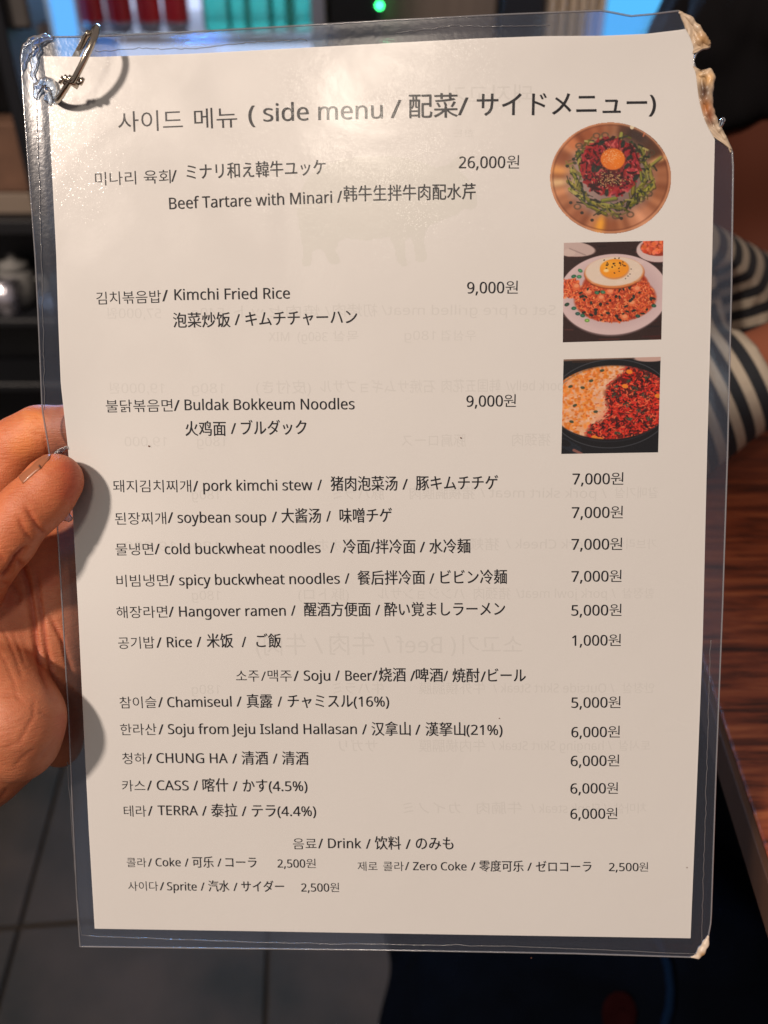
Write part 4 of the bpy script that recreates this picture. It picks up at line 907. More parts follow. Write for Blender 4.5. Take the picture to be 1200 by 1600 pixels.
# ---- printed text
GL = {"A":[512,[[437,0,368,177,141,177,73,0,0,0,224,575,289,575,512,0],[255,500,230,415,165,241,346,241]]],"B":[521,[[241,573,336,565,404,541,445,497,459,431,456,399,446,371,431,347,409,328,382,313,350,304,350,300,384,292,415,279,441,261,461,236,474,203,478,163,472,115,454,74,425,42,385,19,337,5,279,0,78,0,78,573],[256,329,318,335,357,352,377,382,384,423,376,463,351,490,308,506,245,511,150,511,150,329],[150,269,150,61,265,61,330,68,371,91,394,125,401,168,398,197,388,221,370,241,344,256,307,266,260,269]]],"C":[507,[[323,517,280,513,241,502,206,482,178,456,155,423,139,383,129,337,125,286,131,220,147,164,175,117,213,83,262,62,322,55,394,62,460,78,460,15,393,-2,356,-7,312,-8,232,1,166,28,115,72,78,131,56,203,49,287,53,349,67,406,89,456,120,499,159,534,206,559,261,575,324,581,409,572,448,561,482,547,453,486,394,508,360,515]]],"D":[585,[[536,292,528,203,501,131,457,74,399,33,325,8,237,0,78,0,78,573,254,573,335,565,404,540,460,501,502,446,528,377],[460,289,454,359,435,415,404,457,361,487,308,505,244,511,150,511,150,62,228,62,329,76,402,119,446,190]]],"E":[446,[[398,0,78,0,78,573,398,573,398,509,150,509,150,330,383,330,383,268,150,268,150,63,398,63]]],"F":[416,[[150,0,78,0,78,573,398,573,398,509,150,509,150,306,383,306,383,243,150,243]]],"G":[584,[[326,302,524,302,524,22,478,8,431,-1,380,-6,323,-8,241,1,173,28,120,71,81,130,57,202,49,286,58,370,84,442,127,500,186,544,259,571,346,581,437,572,478,561,516,547,489,484,457,497,421,508,382,515,342,517,278,510,225,489,181,455,150,409,131,353,124,286,130,222,146,166,175,119,216,84,270,62,340,55,404,59,452,68,452,238,326,238]]],"H":[594,[[516,0,443,0,443,267,150,267,150,0,78,0,78,573,150,573,150,330,443,330,443,573,516,573]]],"I":[272,[[239,0,32,0,32,42,99,57,99,515,32,531,32,573,239,573,239,531,172,515,172,57,239,42]]],"J":[219,[[-21,-152,-63,-142,-63,-81,-5,-89,15,-87,33,-81,50,-70,63,-53,71,-29,74,3,74,573,146,573,146,9,141,-42,128,-82,105,-113,75,-135,39,-148]]],"K":[496,[[496,0,411,0,209,273,150,222,150,0,78,0,78,573,150,573,150,290,403,573,488,573,261,323]]],"L":[420,[[78,0,78,573,150,573,150,64,400,64,400,0]]],"M":[727,[[330,0,142,502,139,502,144,347,144,0,78,0,78,573,184,573,361,103,364,103,544,573,650,573,650,0,578,0,581,460,584,501,581,501,390,0]]],"N":[609,[[532,0,447,0,141,476,138,476,144,320,144,0,78,0,78,573,161,573,467,99,470,99,464,249,464,573,532,573]]],"O":[626,[[577,287,573,224,561,166,540,116,510,73,473,38,428,13,375,-3,314,-8,251,-3,196,13,151,39,114,73,85,116,65,167,53,224,49,288,56,370,78,442,114,500,166,545,232,572,314,581,393,572,459,545,510,501,547,442,570,370],[125,287,130,220,145,163,171,117,207,83,255,62,314,55,373,62,420,83,456,117,481,163,496,220,501,287,490,384,456,457,398,503,314,518,255,511,207,490,171,457,145,411,130,354]]],"P":[485,[[229,573,326,562,393,528,431,475,444,404,441,370,433,336,417,306,395,278,364,255,324,238,275,227,216,223,150,223,150,0,78,0,78,573],[223,511,150,511,150,285,208,285,258,288,298,296,330,311,352,334,365,363,370,401,361,449,334,484,289,504]]],"Q":[626,[[577,287,573,221,559,160,535,108,503,64,461,30,411,6,548,-136,444,-136,334,-7,314,-8,251,-3,196,13,151,39,114,73,85,116,65,167,53,224,49,288,56,370,78,442,114,500,166,545,232,572,314,581,393,572,459,545,510,501,547,442,570,370],[125,287,130,220,145,163,171,117,207,83,255,62,314,55,373,62,420,83,456,117,481,163,496,220,501,287,490,384,456,457,398,503,314,518,255,511,207,490,171,457,145,411,130,354]]],"R":[499,[[236,573,301,568,353,555,393,532,422,500,439,460,444,410,440,368,427,334,408,306,385,285,358,269,330,257,487,0,403,0,264,237,150,237,150,0,78,0,78,573],[232,510,150,510,150,298,236,298,296,304,338,325,362,359,370,407,366,440,355,467,336,486,310,500,275,507]]],"S":[440,[[403,153,396,106,378,66,348,35,307,11,257,-3,198,-8,137,-5,83,4,41,19,41,88,73,76,113,65,156,57,201,55,240,57,273,66,298,79,316,98,327,120,330,147,327,173,318,194,302,213,277,230,242,247,161,279,131,294,106,311,85,330,69,351,57,375,50,403,48,435,54,477,71,513,99,542,136,563,180,576,231,581,276,578,318,572,355,562,389,549,366,487,336,499,266,515,229,517,196,515,169,507,148,494,133,478,124,457,121,434,124,407,133,386,149,367,172,351,293,299,332,279,362,255,385,228,398,194]]],"T":[446,[[259,0,187,0,187,509,8,509,8,573,437,573,437,509,259,509]]],"U":[586,[[513,202,507,146,489,95,459,52,416,20,360,-1,290,-8,196,7,128,50,86,118,72,204,72,573,144,573,144,201,154,139,182,93,228,64,294,55,342,59,379,73,407,96,427,126,438,161,442,202,442,573,513,573]]],"V":[481,[[481,573,277,0,204,0,0,573,75,573,226,139,241,80,277,207,405,573]]],"W":[746,[[735,573,583,0,510,0,370,488,342,373,234,0,161,0,10,573,85,573,194,134,201,87,232,227,333,573,407,573,532,151,544,87,572,224,660,573]]],"X":[470,[[467,0,385,0,233,249,79,0,3,0,193,298,15,573,95,573,236,348,377,573,453,573,276,300]]],"Y":[454,[[227,291,376,573,454,573,263,222,263,0,191,0,191,219,0,573,79,573]]],"Z":[459,[[427,0,30,0,30,55,332,508,40,508,40,573,419,573,419,518,118,64,427,64]]],"a":[450,[[231,437,299,428,347,403,376,358,385,293,385,0,334,0,320,61,317,61,279,22,258,9,234,-1,206,-6,172,-8,136,-5,103,6,75,23,55,48,41,80,37,119,50,176,87,219,152,245,243,257,316,259,316,285,310,330,293,359,265,375,227,380,194,378,133,359,106,347,84,400,115,414,151,426,190,434],[252,208,184,200,141,182,118,155,110,119,115,87,132,66,157,53,188,49,238,56,279,79,306,117,315,172,315,210]]],"b":[493,[[138,410,135,373,139,373,161,398,189,419,226,432,272,437,344,423,401,381,437,312,449,215,444,147,427,91,400,48,365,17,322,-2,272,-8,226,-3,189,10,161,31,139,55,133,55,119,0,68,0,68,609,139,609],[260,379,219,374,188,361,165,339,150,308,142,268,139,214,145,144,165,93,202,61,261,51,312,61,348,93,369,145,376,216,369,287,348,338,311,368]]],"c":[385,[[241,-8,187,-2,139,15,99,45,69,87,50,143,44,213,51,284,71,342,102,385,142,415,191,432,245,438,309,431,336,424,358,415,337,356,292,370,244,376,204,371,172,358,148,335,131,303,120,263,117,213,120,166,131,126,148,94,172,71,202,58,240,53,273,55,302,60,351,78,351,15,304,-2,275,-7]]],"d":[493,[[221,-8,148,6,92,48,56,117,44,214,56,311,93,381,149,424,221,438,253,436,303,420,323,407,354,374,359,374,354,438,354,609,425,609,425,0,368,0,358,58,354,58,340,40,323,24,303,11,279,1,252,-6],[232,51,290,60,328,88,348,135,355,213,349,284,329,336,291,369,231,379,181,368,146,334,124,281,117,213,124,144,146,93,181,61]]],"e":[452,[[234,438,286,432,329,414,364,385,390,346,406,299,411,244,411,201,117,201,127,137,154,90,197,62,254,52,293,54,327,60,359,69,392,82,392,20,327,-1,292,-6,251,-8,194,-2,143,17,101,48,70,91,51,146,44,212,50,277,68,333,96,378,134,411,181,431],[233,380,188,372,154,348,130,309,119,257,338,257,335,292,326,322,312,346,292,364,266,376]]],"f":[276,[[266,375,158,375,158,0,87,0,87,375,12,375,12,408,87,432,87,457,92,507,104,547,124,577,152,597,186,609,227,613,274,609,310,599,292,544,245,555,228,556,197,550,175,532,162,502,158,430,266,430]]],"g":[493,[[221,438,261,434,297,422,329,402,355,373,359,373,369,430,425,430,425,-7,420,-63,404,-109,378,-146,341,-172,293,-187,233,-192,188,-191,147,-186,110,-177,78,-165,78,-100,111,-114,149,-125,191,-132,237,-134,286,-126,324,-101,347,-63,355,-13,358,57,354,57,329,28,299,8,263,-4,221,-8,147,7,91,51,56,121,44,214,56,306,91,377,147,423],[230,379,197,374,169,359,147,336,130,303,120,262,117,213,124,143,146,92,182,60,232,50,262,52,288,58,309,69,326,85,340,105,349,131,354,161,356,214,353,267,343,309,326,340,302,362,270,374]]],"h":[496,[[138,399,135,370,140,370,155,391,174,407,196,420,247,435,273,437,321,433,360,421,391,400,413,370,426,330,431,280,431,0,361,0,361,275,355,321,338,353,308,372,265,379,222,374,189,360,166,338,150,308,142,269,139,222,139,0,68,0,68,609,139,609]]],"i":[207,[[139,430,139,0,68,0,68,430],[104,591,119,588,133,580,142,566,145,546,142,526,133,512,119,504,104,501,88,504,75,512,66,526,63,546,66,566,75,580,88,588]]],"j":[207,[[-1,-192,-44,-183,-44,-126,9,-134,32,-130,51,-120,64,-100,68,-67,68,430,139,430,139,-64,136,-101,126,-133,110,-159,87,-177,56,-189],[63,546,66,566,75,580,88,588,104,591,119,588,133,580,142,566,145,546,142,526,133,512,119,504,104,501,88,504,75,512,66,526]]],"k":[428,[[135,221,138,221,189,285,326,430,409,430,235,246,421,0,336,0,187,200,138,158,138,0,68,0,68,609,138,609]]],"l":[207,[[139,0,68,0,68,609,139,609]]],"m":[750,[[540,438,603,429,649,401,676,352,685,280,685,0,615,0,615,277,610,321,594,353,567,372,528,379,474,369,438,342,418,298,411,237,411,0,342,0,342,277,339,308,332,333,320,353,303,367,281,376,253,379,215,374,185,360,164,338,150,308,141,269,139,223,139,0,68,0,68,430,125,430,136,371,140,371,155,392,173,409,194,422,217,431,266,438,312,433,349,420,378,398,398,366,402,366,427,398,461,420,499,433]]],"n":[496,[[275,438,343,429,391,401,421,352,431,280,431,0,361,0,361,275,355,321,338,353,308,372,265,379,204,368,166,338,146,289,139,223,139,0,68,0,68,430,125,430,136,371,140,371,156,392,175,409,198,422,222,431]]],"o":[485,[[442,216,438,165,428,121,411,82,388,51,359,25,324,7,285,-4,241,-8,200,-4,163,7,129,25,100,51,77,82,59,121,48,165,44,216,50,282,68,336,97,380,137,412,186,431,244,438,299,431,347,412,387,380,417,336,436,282],[117,216,120,169,130,128,147,95,172,71,203,56,243,51,282,56,314,71,339,95,356,128,366,169,369,216,365,263,355,303,338,335,314,359,282,374,242,379,185,368,147,335,124,284]]],"p":[493,[[273,438,344,424,401,383,437,313,449,216,444,148,427,93,401,49,365,17,322,-2,272,-8,241,-6,213,1,190,11,153,38,139,55,134,55,139,-16,139,-192,68,-192,68,430,126,430,136,371,139,371,153,389,189,419,213,429,240,436],[260,379,221,374,190,362,167,342,152,313,142,275,139,216,142,167,150,126,165,93,188,70,220,55,261,51,297,56,326,72,348,98,364,131,373,171,376,217,369,283,348,334,311,367]]],"q":[493,[[356,43,358,58,354,58,332,32,303,11,266,-3,219,-8,148,6,93,48,56,117,44,214,50,282,67,338,93,381,129,413,172,432,221,438,267,433,304,419,333,397,355,371,358,371,369,430,425,430,425,-192,354,-192],[233,51,272,55,304,67,327,87,342,116,352,153,355,213,348,285,328,337,290,369,231,379,181,368,145,334,124,281,117,213,124,145,146,93,182,61]]],"r":[331,[[295,437,319,433,310,368,264,374,240,371,217,363,195,351,176,334,161,313,149,289,141,261,139,229,139,0,68,0,68,430,126,430,134,351,137,351,152,374,170,395,191,413,214,426,240,435]]],"s":[384,[[348,119,343,80,327,49,302,24,268,6,226,-4,176,-8,135,-6,99,-1,68,8,42,19,42,83,104,60,141,52,178,49,224,53,256,66,274,86,280,112,278,128,271,141,259,154,239,167,103,228,76,245,57,266,45,292,41,324,52,372,85,408,137,430,202,438,240,436,275,430,308,421,339,409,315,353,258,372,228,378,197,380,159,377,131,366,114,350,108,328,111,312,119,298,133,286,182,261,257,231,289,215,314,197,333,176,344,150]]],"t":[289,[[228,50,272,59,272,5,240,-4,200,-8,167,-5,138,4,112,20,91,44,78,79,74,125,74,375,13,375,13,409,75,437,103,528,144,528,144,430,269,430,269,375,144,375,144,127,149,93,163,69,185,54]]],"u":[496,[[427,430,427,0,370,0,359,57,356,57,340,36,321,20,298,8,273,-1,220,-8,173,-4,134,8,103,29,81,59,68,99,63,148,63,430,135,430,135,153,141,108,158,76,188,57,230,51,273,55,306,69,330,91,345,121,354,160,357,206,357,430]]],"v":[407,[[163,0,0,430,75,430,198,78,201,63,204,63,241,176,332,430,407,430,244,0]]],"w":[630,[[331,292,316,357,313,357,284,242,207,1,127,1,9,431,82,431,167,90,169,73,172,73,201,188,277,431,354,431,455,90,457,74,460,74,489,201,549,431,621,431,502,1,419,1]]],"x":[424,[[170,220,22,430,102,430,213,268,322,430,402,430,253,220,410,0,330,0,213,172,94,0,14,0]]],"y":[409,[[1,430,76,430,191,124,205,68,209,68,245,186,333,430,409,430,224,-59,207,-97,188,-130,165,-156,138,-176,106,-188,49,-192,9,-186,9,-130,56,-135,79,-132,99,-126,116,-114,130,-99,152,-59,174,-2]]],"z":[377,[[346,0,31,0,31,47,262,375,45,375,45,430,340,430,340,377,112,55,346,55]]],"0":[459,[[419,287,417,221,409,163,395,112,376,70,349,37,316,12,276,-3,229,-8,170,1,122,27,86,70,60,129,44,201,39,287,44,373,58,446,83,504,119,547,167,573,229,581,287,573,335,547,372,504,399,446,414,373],[110,287,113,215,121,156,137,111,159,78,190,59,229,52,268,59,298,78,320,110,336,156,345,215,348,287,345,359,336,417,320,463,298,495,268,515,229,521,190,515,159,495,137,463,121,417,113,359]]],"1":[459,[[285,0,216,0,219,499,108,405,71,452,226,573,285,573]]],"2":[459,[[417,0,38,0,38,59,261,287,287,320,306,353,318,387,322,424,315,466,294,496,261,514,221,520,181,517,147,506,115,489,83,466,45,513,94,548,153,572,186,578,221,581,270,576,313,562,347,540,372,510,388,472,394,428,389,385,375,344,353,305,324,267,247,185,128,67,128,64,417,64]]],"3":[459,[[395,439,392,403,381,372,363,347,340,326,310,311,277,302,277,298,337,283,379,255,405,214,413,163,407,116,390,74,360,40,318,14,263,-3,193,-8,150,-6,110,-1,72,8,36,23,36,89,74,73,114,61,155,54,194,51,260,59,305,81,331,117,339,164,335,197,320,223,297,242,265,255,226,263,123,265,123,326,180,326,223,329,259,339,286,356,307,377,319,404,323,434,316,471,295,498,262,516,219,521,190,520,140,508,96,487,75,473,39,521,73,544,115,563,163,576,218,581,296,571,352,540,384,495]]],"4":[459,[[443,130,359,130,359,0,291,0,291,130,17,130,17,190,286,576,359,576,359,193,443,193],[295,500,292,500,257,438,86,193,291,193]]],"5":[459,[[221,351,275,346,322,331,361,307,389,274,407,232,413,183,407,128,387,81,356,43,314,15,261,-2,199,-8,156,-6,116,0,80,10,51,23,51,90,82,74,121,62,161,55,200,52,239,55,274,65,302,82,323,106,336,137,341,176,332,225,306,262,262,284,197,292,99,280,64,302,86,573,373,573,373,508,146,508,132,342,194,350]]],"6":[459,[[44,245,51,342,60,389,75,433,95,474,121,510,155,539,196,562,246,576,306,581,362,577,377,573,377,513,308,523,257,518,216,504,183,483,158,454,139,419,127,380,119,337,115,291,119,291,150,326,170,339,194,350,223,356,255,358,302,353,342,338,375,313,400,279,416,236,421,184,415,129,399,82,372,44,336,15,291,-2,239,-8,199,-4,163,7,130,26,101,54,77,89,59,133,48,185],[238,51,284,59,320,84,343,125,351,184,344,233,324,271,289,295,241,303,205,299,175,287,150,270,131,248,119,223,115,198,117,172,123,146,133,121,146,99,164,79,185,64,210,55]]],"7":[459,[[109,0,344,508,35,508,35,573,419,573,419,518,187,0]]],"8":[459,[[229,581,276,577,318,565,352,546,378,519,395,485,400,443,396,411,385,383,368,359,346,338,320,319,291,303,325,285,355,265,381,242,401,216,414,185,419,148,413,104,395,65,367,34,330,11,284,-3,231,-8,174,-3,126,10,89,33,61,63,45,101,39,146,43,183,56,214,75,241,99,264,158,299,131,316,107,336,87,358,71,383,61,411,58,444,63,485,80,518,107,545,141,565,182,577],[108,145,116,107,138,76,176,55,229,48,281,55,319,76,342,108,350,148,346,174,335,197,317,217,293,235,264,251,217,270,184,254,157,237,136,219,121,197,111,173],[228,524,188,518,155,502,134,476,127,441,130,414,141,391,157,373,179,357,232,330,282,357,302,373,317,392,327,414,330,441,323,476,302,502,270,518]]],"9":[459,[[417,328,410,231,401,183,387,139,366,99,340,63,306,33,265,11,214,-3,137,-8,97,-4,82,0,82,60,134,50,204,54,245,68,278,90,303,118,322,153,334,192,342,235,346,281,341,281,327,263,310,247,290,233,266,223,237,216,204,214,158,219,118,235,85,260,61,294,45,336,40,387,46,443,63,491,90,529,127,557,171,575,223,581,262,577,299,565,332,545,361,518,384,483,402,439,413,388],[223,521,178,513,142,488,118,447,110,388,117,339,137,301,171,277,220,269,256,273,286,285,311,303,330,325,342,349,346,374,344,400,338,426,328,451,315,474,298,493,277,508,252,518]]],"(":[241,[[32,220,35,285,45,348,60,409,83,468,113,522,150,573,217,573,167,493,132,407,111,315,103,221,107,159,116,98,132,38,154,-20,182,-75,216,-127,150,-127,113,-77,83,-24,60,34,45,94,35,156]]],")":[241,[[209,220,205,156,196,94,180,34,158,-24,128,-77,91,-127,25,-127,59,-75,87,-20,108,38,124,98,134,159,137,221,134,283,124,346,108,406,87,465,59,521,24,573,91,573,128,522,158,468,180,409,196,348,205,285]]],",":[215,[[154,84,124,-10,85,-103,33,-103,63,31,73,93,148,93]]],".":[215,[[58,43,61,69,72,85,88,94,107,97,126,94,142,85,153,69,157,43,153,18,142,2,126,-8,107,-11,88,-8,72,2,61,18]]],"%":[666,[[156,581,209,569,246,534,269,477,277,402,269,326,247,269,210,233,156,221,106,233,69,269,47,326,39,402,46,477,67,534,104,569],[156,531,130,523,112,498,101,458,98,402,101,345,112,305,130,280,156,272,184,280,203,304,214,345,218,402,214,458,203,498,184,523],[523,573,205,0,144,0,461,573],[507,351,558,340,596,304,619,248,627,172,620,97,598,40,560,4,507,-8,457,4,420,40,397,97,390,172,397,248,418,304,454,340],[507,301,480,293,462,269,452,229,448,172,452,116,462,75,480,51,507,43,534,51,553,75,565,115,569,172,565,229,553,269,534,293]]],"/":[298,[[290,573,77,0,8,0,221,573]]]}
def latin_mesh(s_):
    c = bpy.data.curves.new('g', 'CURVE'); c.dimensions = '2D'; c.fill_mode = 'BOTH'; x = 0
    for ch in s_:
        if ch == ' ': x += 208; continue
        adv, L_ = GL[ch]
        for q in L_:
            sp = c.splines.new('POLY'); k = len(q) // 2; sp.points.add(k - 1)
            for i in range(k): sp.points[i].co = ((q[2 * i] + x) / 1000, q[2 * i + 1] / 1000, 0, 1)
            sp.use_cyclic_u = True
        x += adv
    return curve_arrays(c)
def curve_arrays(c):
    o_ = bpy.data.objects.new('tmp', c); COL.objects.link(o_)
    me = o_.to_mesh(); nv = len(me.vertices); V_ = np.empty(nv * 3, np.float32); me.vertices.foreach_get('co', V_)
    Fs_ = [tuple(p.vertices) for p in me.polygons]; o_.to_mesh_clear(); bpy.data.objects.remove(o_)
    return V_.reshape(-1, 3)[:, :2].astype(float), Fs_
def font_mesh(s_, off):
    c = bpy.data.curves.new('f', 'FONT'); c.body = s_; c.size = 1; c.offset = off; c.resolution_u = 3; c.fill_mode = 'BOTH'
    return curve_arrays(c)
_cache = {}
def glyph_run(kind, s_):
    if (kind, s_) in _cache: return _cache[(kind, s_)]
    r = latin_mesh(s_) if kind == 'L' else font_mesh(s_, -.001 if kind == 'K' else 0)
    _cache[(kind, s_)] = r
    return r
def ref(kind, s_):
    V_, _ = glyph_run(kind, s_); return V_[:, 1].min(), V_[:, 1].max()
kb, kt = ref('K', '볶'); cb, ct = ref('C', '国'); CAPH = .573
def run(parts, kind, s_, x0, x1, y0, y1, cap, h=.04, mirror=False):
    """one run of lettering: ink from x0 to x1 px, baseline y0 -> y1 px, capital height in px"""
    V_, Fs_ = glyph_run(kind, s_)
    if not len(V_): return
    xa, xb = V_[:, 0].min(), V_[:, 0].max(); t = (V_[:, 0] - xa) / (xb - xa)
    if mirror: t = 1 - t
    (u0, u1), (v0, v1) = pm(np.array([x0, x1]), np.array([y0, y1]), 0)
    xm, ym = (x0 + x1) / 2, (y0 + y1) / 2; (ua, ub), (va, vb) = pm(np.array([xm, xm]), np.array([ym, ym - cap]), 0)
    capmm = math.hypot(ub - ua, vb - va)
    if kind == 'L': hgt = V_[:, 1] / CAPH * capmm
    elif kind == 'K': hgt = ((V_[:, 1] - kb) / (kt - kb) * 1.15 - .07) * capmm
    else: hgt = ((V_[:, 1] - cb) / (ct - cb) * 1.33 - .13) * capmm
    d = np.array([u1 - u0, v1 - v0]); L_ = np.linalg.norm(d); e = d / L_; p_ = np.array([-e[1], e[0]])
    U = u0 + t * d[0] + hgt * p_[0]; Vv = v0 + t * d[1] + hgt * p_[1]
    A = bent(U, Vv, h)
    if mirror: Fs_ = [f[::-1] for f in Fs_]
    n0 = sum(len(a) for a, _ in parts); parts.append((A, [tuple(i + n0 for i in f) for f in Fs_]))
    if kind != 'K' and not mirror:       # second strike of ink, a hair to the side, gives the printed stroke weight
        e3 = np.array([e[0] * .070 - p_[0] * .03, e[1] * .070 - p_[1] * .03, .004]) / 1000 * (capmm / 3.4)
        for q_, sg in ((1, 1), (2, -1)):
            n0 = sum(len(a) for a, _ in parts); parts.append((A + e3 * np.array([sg, sg, q_]), [tuple(i + n0 for i in f) for f in Fs_]))
M_ink = pbr('black_ink', (.012, .013, .018), .6, spec=.2)
def line(name, cap, runs, mat=None, h=.04, mirror=False, **kw):
    parts = []
    for kind, s_, x0, x1, y0, y1, *c_ in runs: run(parts, kind, s_, x0, x1, y0, y1, c_[0] if c_ else cap, h, mirror)
    A = np.concatenate([a for a, _ in parts]); Fs_ = [f for _, q in parts for f in q]
    o_ = mesh(name, A, Fs_, mat or M_ink, paper); return tagp(o_, **kw)
K, L, C = 'K', 'L', 'C'
line('title_line', 27.5, [(K, '사이드', 185, 286, 205, 201), (K, '메뉴', 304, 371, 200, 197), (L, '(', 389, 399, 193, 192.5), (L, 'side menu', 412, 598, 190, 185), (L, '/', 611, 627, 184.5, 184), (C, '配菜', 639, 715, 181.5, 180), (L, '/', 716, 731, 180, 180), (C, 'サイドメニュー', 745, 1010, 179, 176), (L, ')', 1014, 1024, 176, 176)])
line('text_line', 18, [(K, '미나리', 149, 213, 289, 287), (K, '육회', 225, 267, 286, 285), (L, '/', 268, 276, 284, 284), (C, 'ミナリ和え韓牛ユッケ', 292, 509, 279, 271)])
line('text_line', 18, [(L, 'Beef Tartare with Minari', 265, 519, 327, 317), (L, '/', 527, 536, 317, 316), (C, '韩牛生拌牛肉配水芹', 537, 743, 313, 309)])
line('text_line', 17, [(K, '김치볶음밥', 151, 252, 475, 472), (L, '/', 254, 264, 471, 470), (L, 'Kimchi Fried Rice', 273, 453, 469, 466.5)])
line('text_line', 17, [(C, '泡菜炒饭', 271, 360, 510, 509), (L, '/', 367, 375, 508, 508), (C, 'キムチチャーハン', 384, 558, 508, 504)])
line('text_line', 16.8, [(K, '불닭볶음면', 166, 270, 643.5, 642), (L, '/', 272, 281, 642, 642), (L, 'Buldak Bokkeum Noodles', 289, 554, 641, 639.5)])
line('text_line', 16.8, [(C, '火鸡面', 290, 353, 679, 679), (L, '/', 361, 369, 678, 678), (C, 'ブルダック', 377, 479, 678, 677)])
line('text_line', 16.5, [(K, '돼지김치찌개', 177, 299, 768, 768), (L, '/', 302, 310, 768, 768), (L, 'pork kimchi stew', 318, 488, 767, 766), (L, '/', 496, 503, 766, 766), (C, '猪肉泡菜汤', 517, 621, 765, 764.5), (L, '/', 629, 637, 765, 765), (C, '豚キムチチゲ', 650, 778, 764, 763)])
line('text_line', 16.5, [(K, '된장찌개', 180, 260, 819, 818), (L, '/', 262.5, 271, 817, 817), (L, 'soybean soup', 278, 416, 817, 816), (L, '/', 425, 433, 816, 816), (C, '大酱汤', 440, 501.5, 815, 815), (L, '/', 510, 517, 815, 815), (C, '味噌チゲ', 531, 612.5, 815, 814)])
line('text_line', 16.3, [(K, '물냉면', 181, 240, 867, 866), (L, '/', 242, 250, 866, 866), (L, 'cold buckwheat noodles', 258, 501, 866, 864), (L, '/', 516, 523, 864, 864), (C, '冷面', 536, 578, 863, 863), (L, '/', 579, 586, 863, 863), (C, '拌冷面', 587, 649, 863, 863), (L, '/', 656, 664, 863, 863), (C, '水冷麺', 671, 735, 863, 862)])
line('text_line', 16.2, [(K, '비빔냉면', 182.5, 263, 916, 915), (L, '/', 265, 273, 915, 915), (L, 'spicy buckwheat noodles', 280.5, 531, 914.5, 912), (L, '/', 539, 546, 912, 912), (C, '餐后拌冷面', 559, 664, 912, 911), (L, '/', 671, 678.5, 912, 912), (C, 'ビビン冷麺', 688.5, 792, 911, 910)])
line('text_line', 16, [(K, '해장라면', 182.5, 262, 965, 964), (L, '/', 264, 272, 964, 964), (L, 'Hangover ramen', 280.5, 446.5, 963.5, 962), (L, '/', 455, 462, 962, 962), (C, '醒酒方便面', 475.5, 579, 961, 961), (L, '/', 586.5, 594, 961, 961), (C, '酔い覚ましラーメン', 601, 789, 961, 960)])
line('text_line', 16, [(K, '공기밥', 185, 242, 1013, 1012), (L, '/', 245, 253, 1012, 1012), (L, 'Rice', 261.5, 300, 1011.5, 1011), (L, '/', 307.5, 315, 1011, 1011), (C, '米饭', 323.5, 364.5, 1010, 1010), (L, '/', 378, 385, 1011, 1011), (C, 'ご飯', 401, 439.5, 1010, 1010)])
line('text_line', 15.8, [(K, '소주', 369, 405, 1064, 1064), (K, '/', 408, 416, 1064, 1064), (K, '맥주', 418.5, 456, 1064, 1064), (L, '/', 459, 467, 1064, 1064), (L, 'Soju', 475, 516, 1063.5, 1063.5), (L, '/', 524, 531, 1063.5, 1063.5), (L, 'Beer', 540, 581, 1063.5, 1063.5), (L, '/', 582, 590, 1063.5, 1063.5), (C, '烧酒', 592, 634, 1063, 1063), (L, '/', 641, 649, 1064, 1064), (C, '啤酒', 650, 692, 1063.5, 1063.5), (L, '/', 693, 700, 1064, 1064), (C, '焼酎', 707, 749, 1064, 1064), (L, '/', 751, 759, 1065, 1065), (C, 'ビール', 763, 821.5, 1064, 1064)])
line('text_line', 15.6, [(K, '참이슬', 187.5, 245, 1106, 1105), (L, '/', 247.5, 255, 1105, 1105), (L, 'Chamiseul', 262, 362, 1105, 1104), (L, '/', 370, 378, 1104, 1104), (C, '真露', 386, 426, 1104, 1104), (L, '/', 434, 441, 1104, 1104), (C, 'チャミスル', 450, 551.5, 1104, 1104), (L, '(16%)', 553, 608, 1104, 1104)])
line('text_line', 15.6, [(K, '한라산', 188.5, 245, 1148, 1147.5), (L, '/', 248, 256, 1147.5, 1147.5), (L, 'Soju from Jeju Island Hallasan', 263, 557.5, 1147, 1147), (L, '/', 566, 573.5, 1147.5, 1147.5), (C, '汉拿山', 581, 641.5, 1147.5, 1147.5), (L, '/', 649, 657, 1148, 1148), (C, '漢拏山', 665, 727, 1148, 1148), (L, '(21%)', 729, 785, 1148, 1148.5)])
line('text_line', 15.3, [(K, '청하', 191.5, 228.5, 1193, 1193), (L, '/', 230, 238.5, 1193, 1193), (L, 'CHUNG HA', 245, 356, 1192, 1192.5), (L, '/', 363, 371, 1193, 1193), (C, '清酒', 378, 419, 1193, 1193), (L, '/', 426.5, 434, 1193, 1193), (C, '清酒', 441, 482, 1193, 1193.5)])
line('text_line', 15.2, [(K, '카스', 191, 227.5, 1235.5, 1235.5), (L, '/', 230, 238, 1235, 1235), (L, 'CASS', 245.5, 295, 1234.5, 1235), (L, '/', 302.5, 310, 1235, 1235), (C, '喀什', 317, 357, 1235, 1235), (L, '/', 364, 371.5, 1236, 1236), (C, 'かす', 380, 418, 1236, 1236), (L, '(4.5%)', 420.5, 480.5, 1236, 1236)])
line('text_line', 15, [(K, '테라', 194, 229, 1275, 1275), (L, '/', 231.5, 239, 1274.5, 1274.5), (L, 'TERRA', 247, 309.5, 1273.5, 1274), (L, '/', 316, 323.5, 1274.5, 1274.5), (C, '泰拉', 330.5, 371, 1274.5, 1274.5), (L, '/', 378, 385.5, 1275, 1275), (C, 'テラ', 394, 431, 1275, 1275), (L, '(4.4%)', 434, 494, 1275, 1275)])
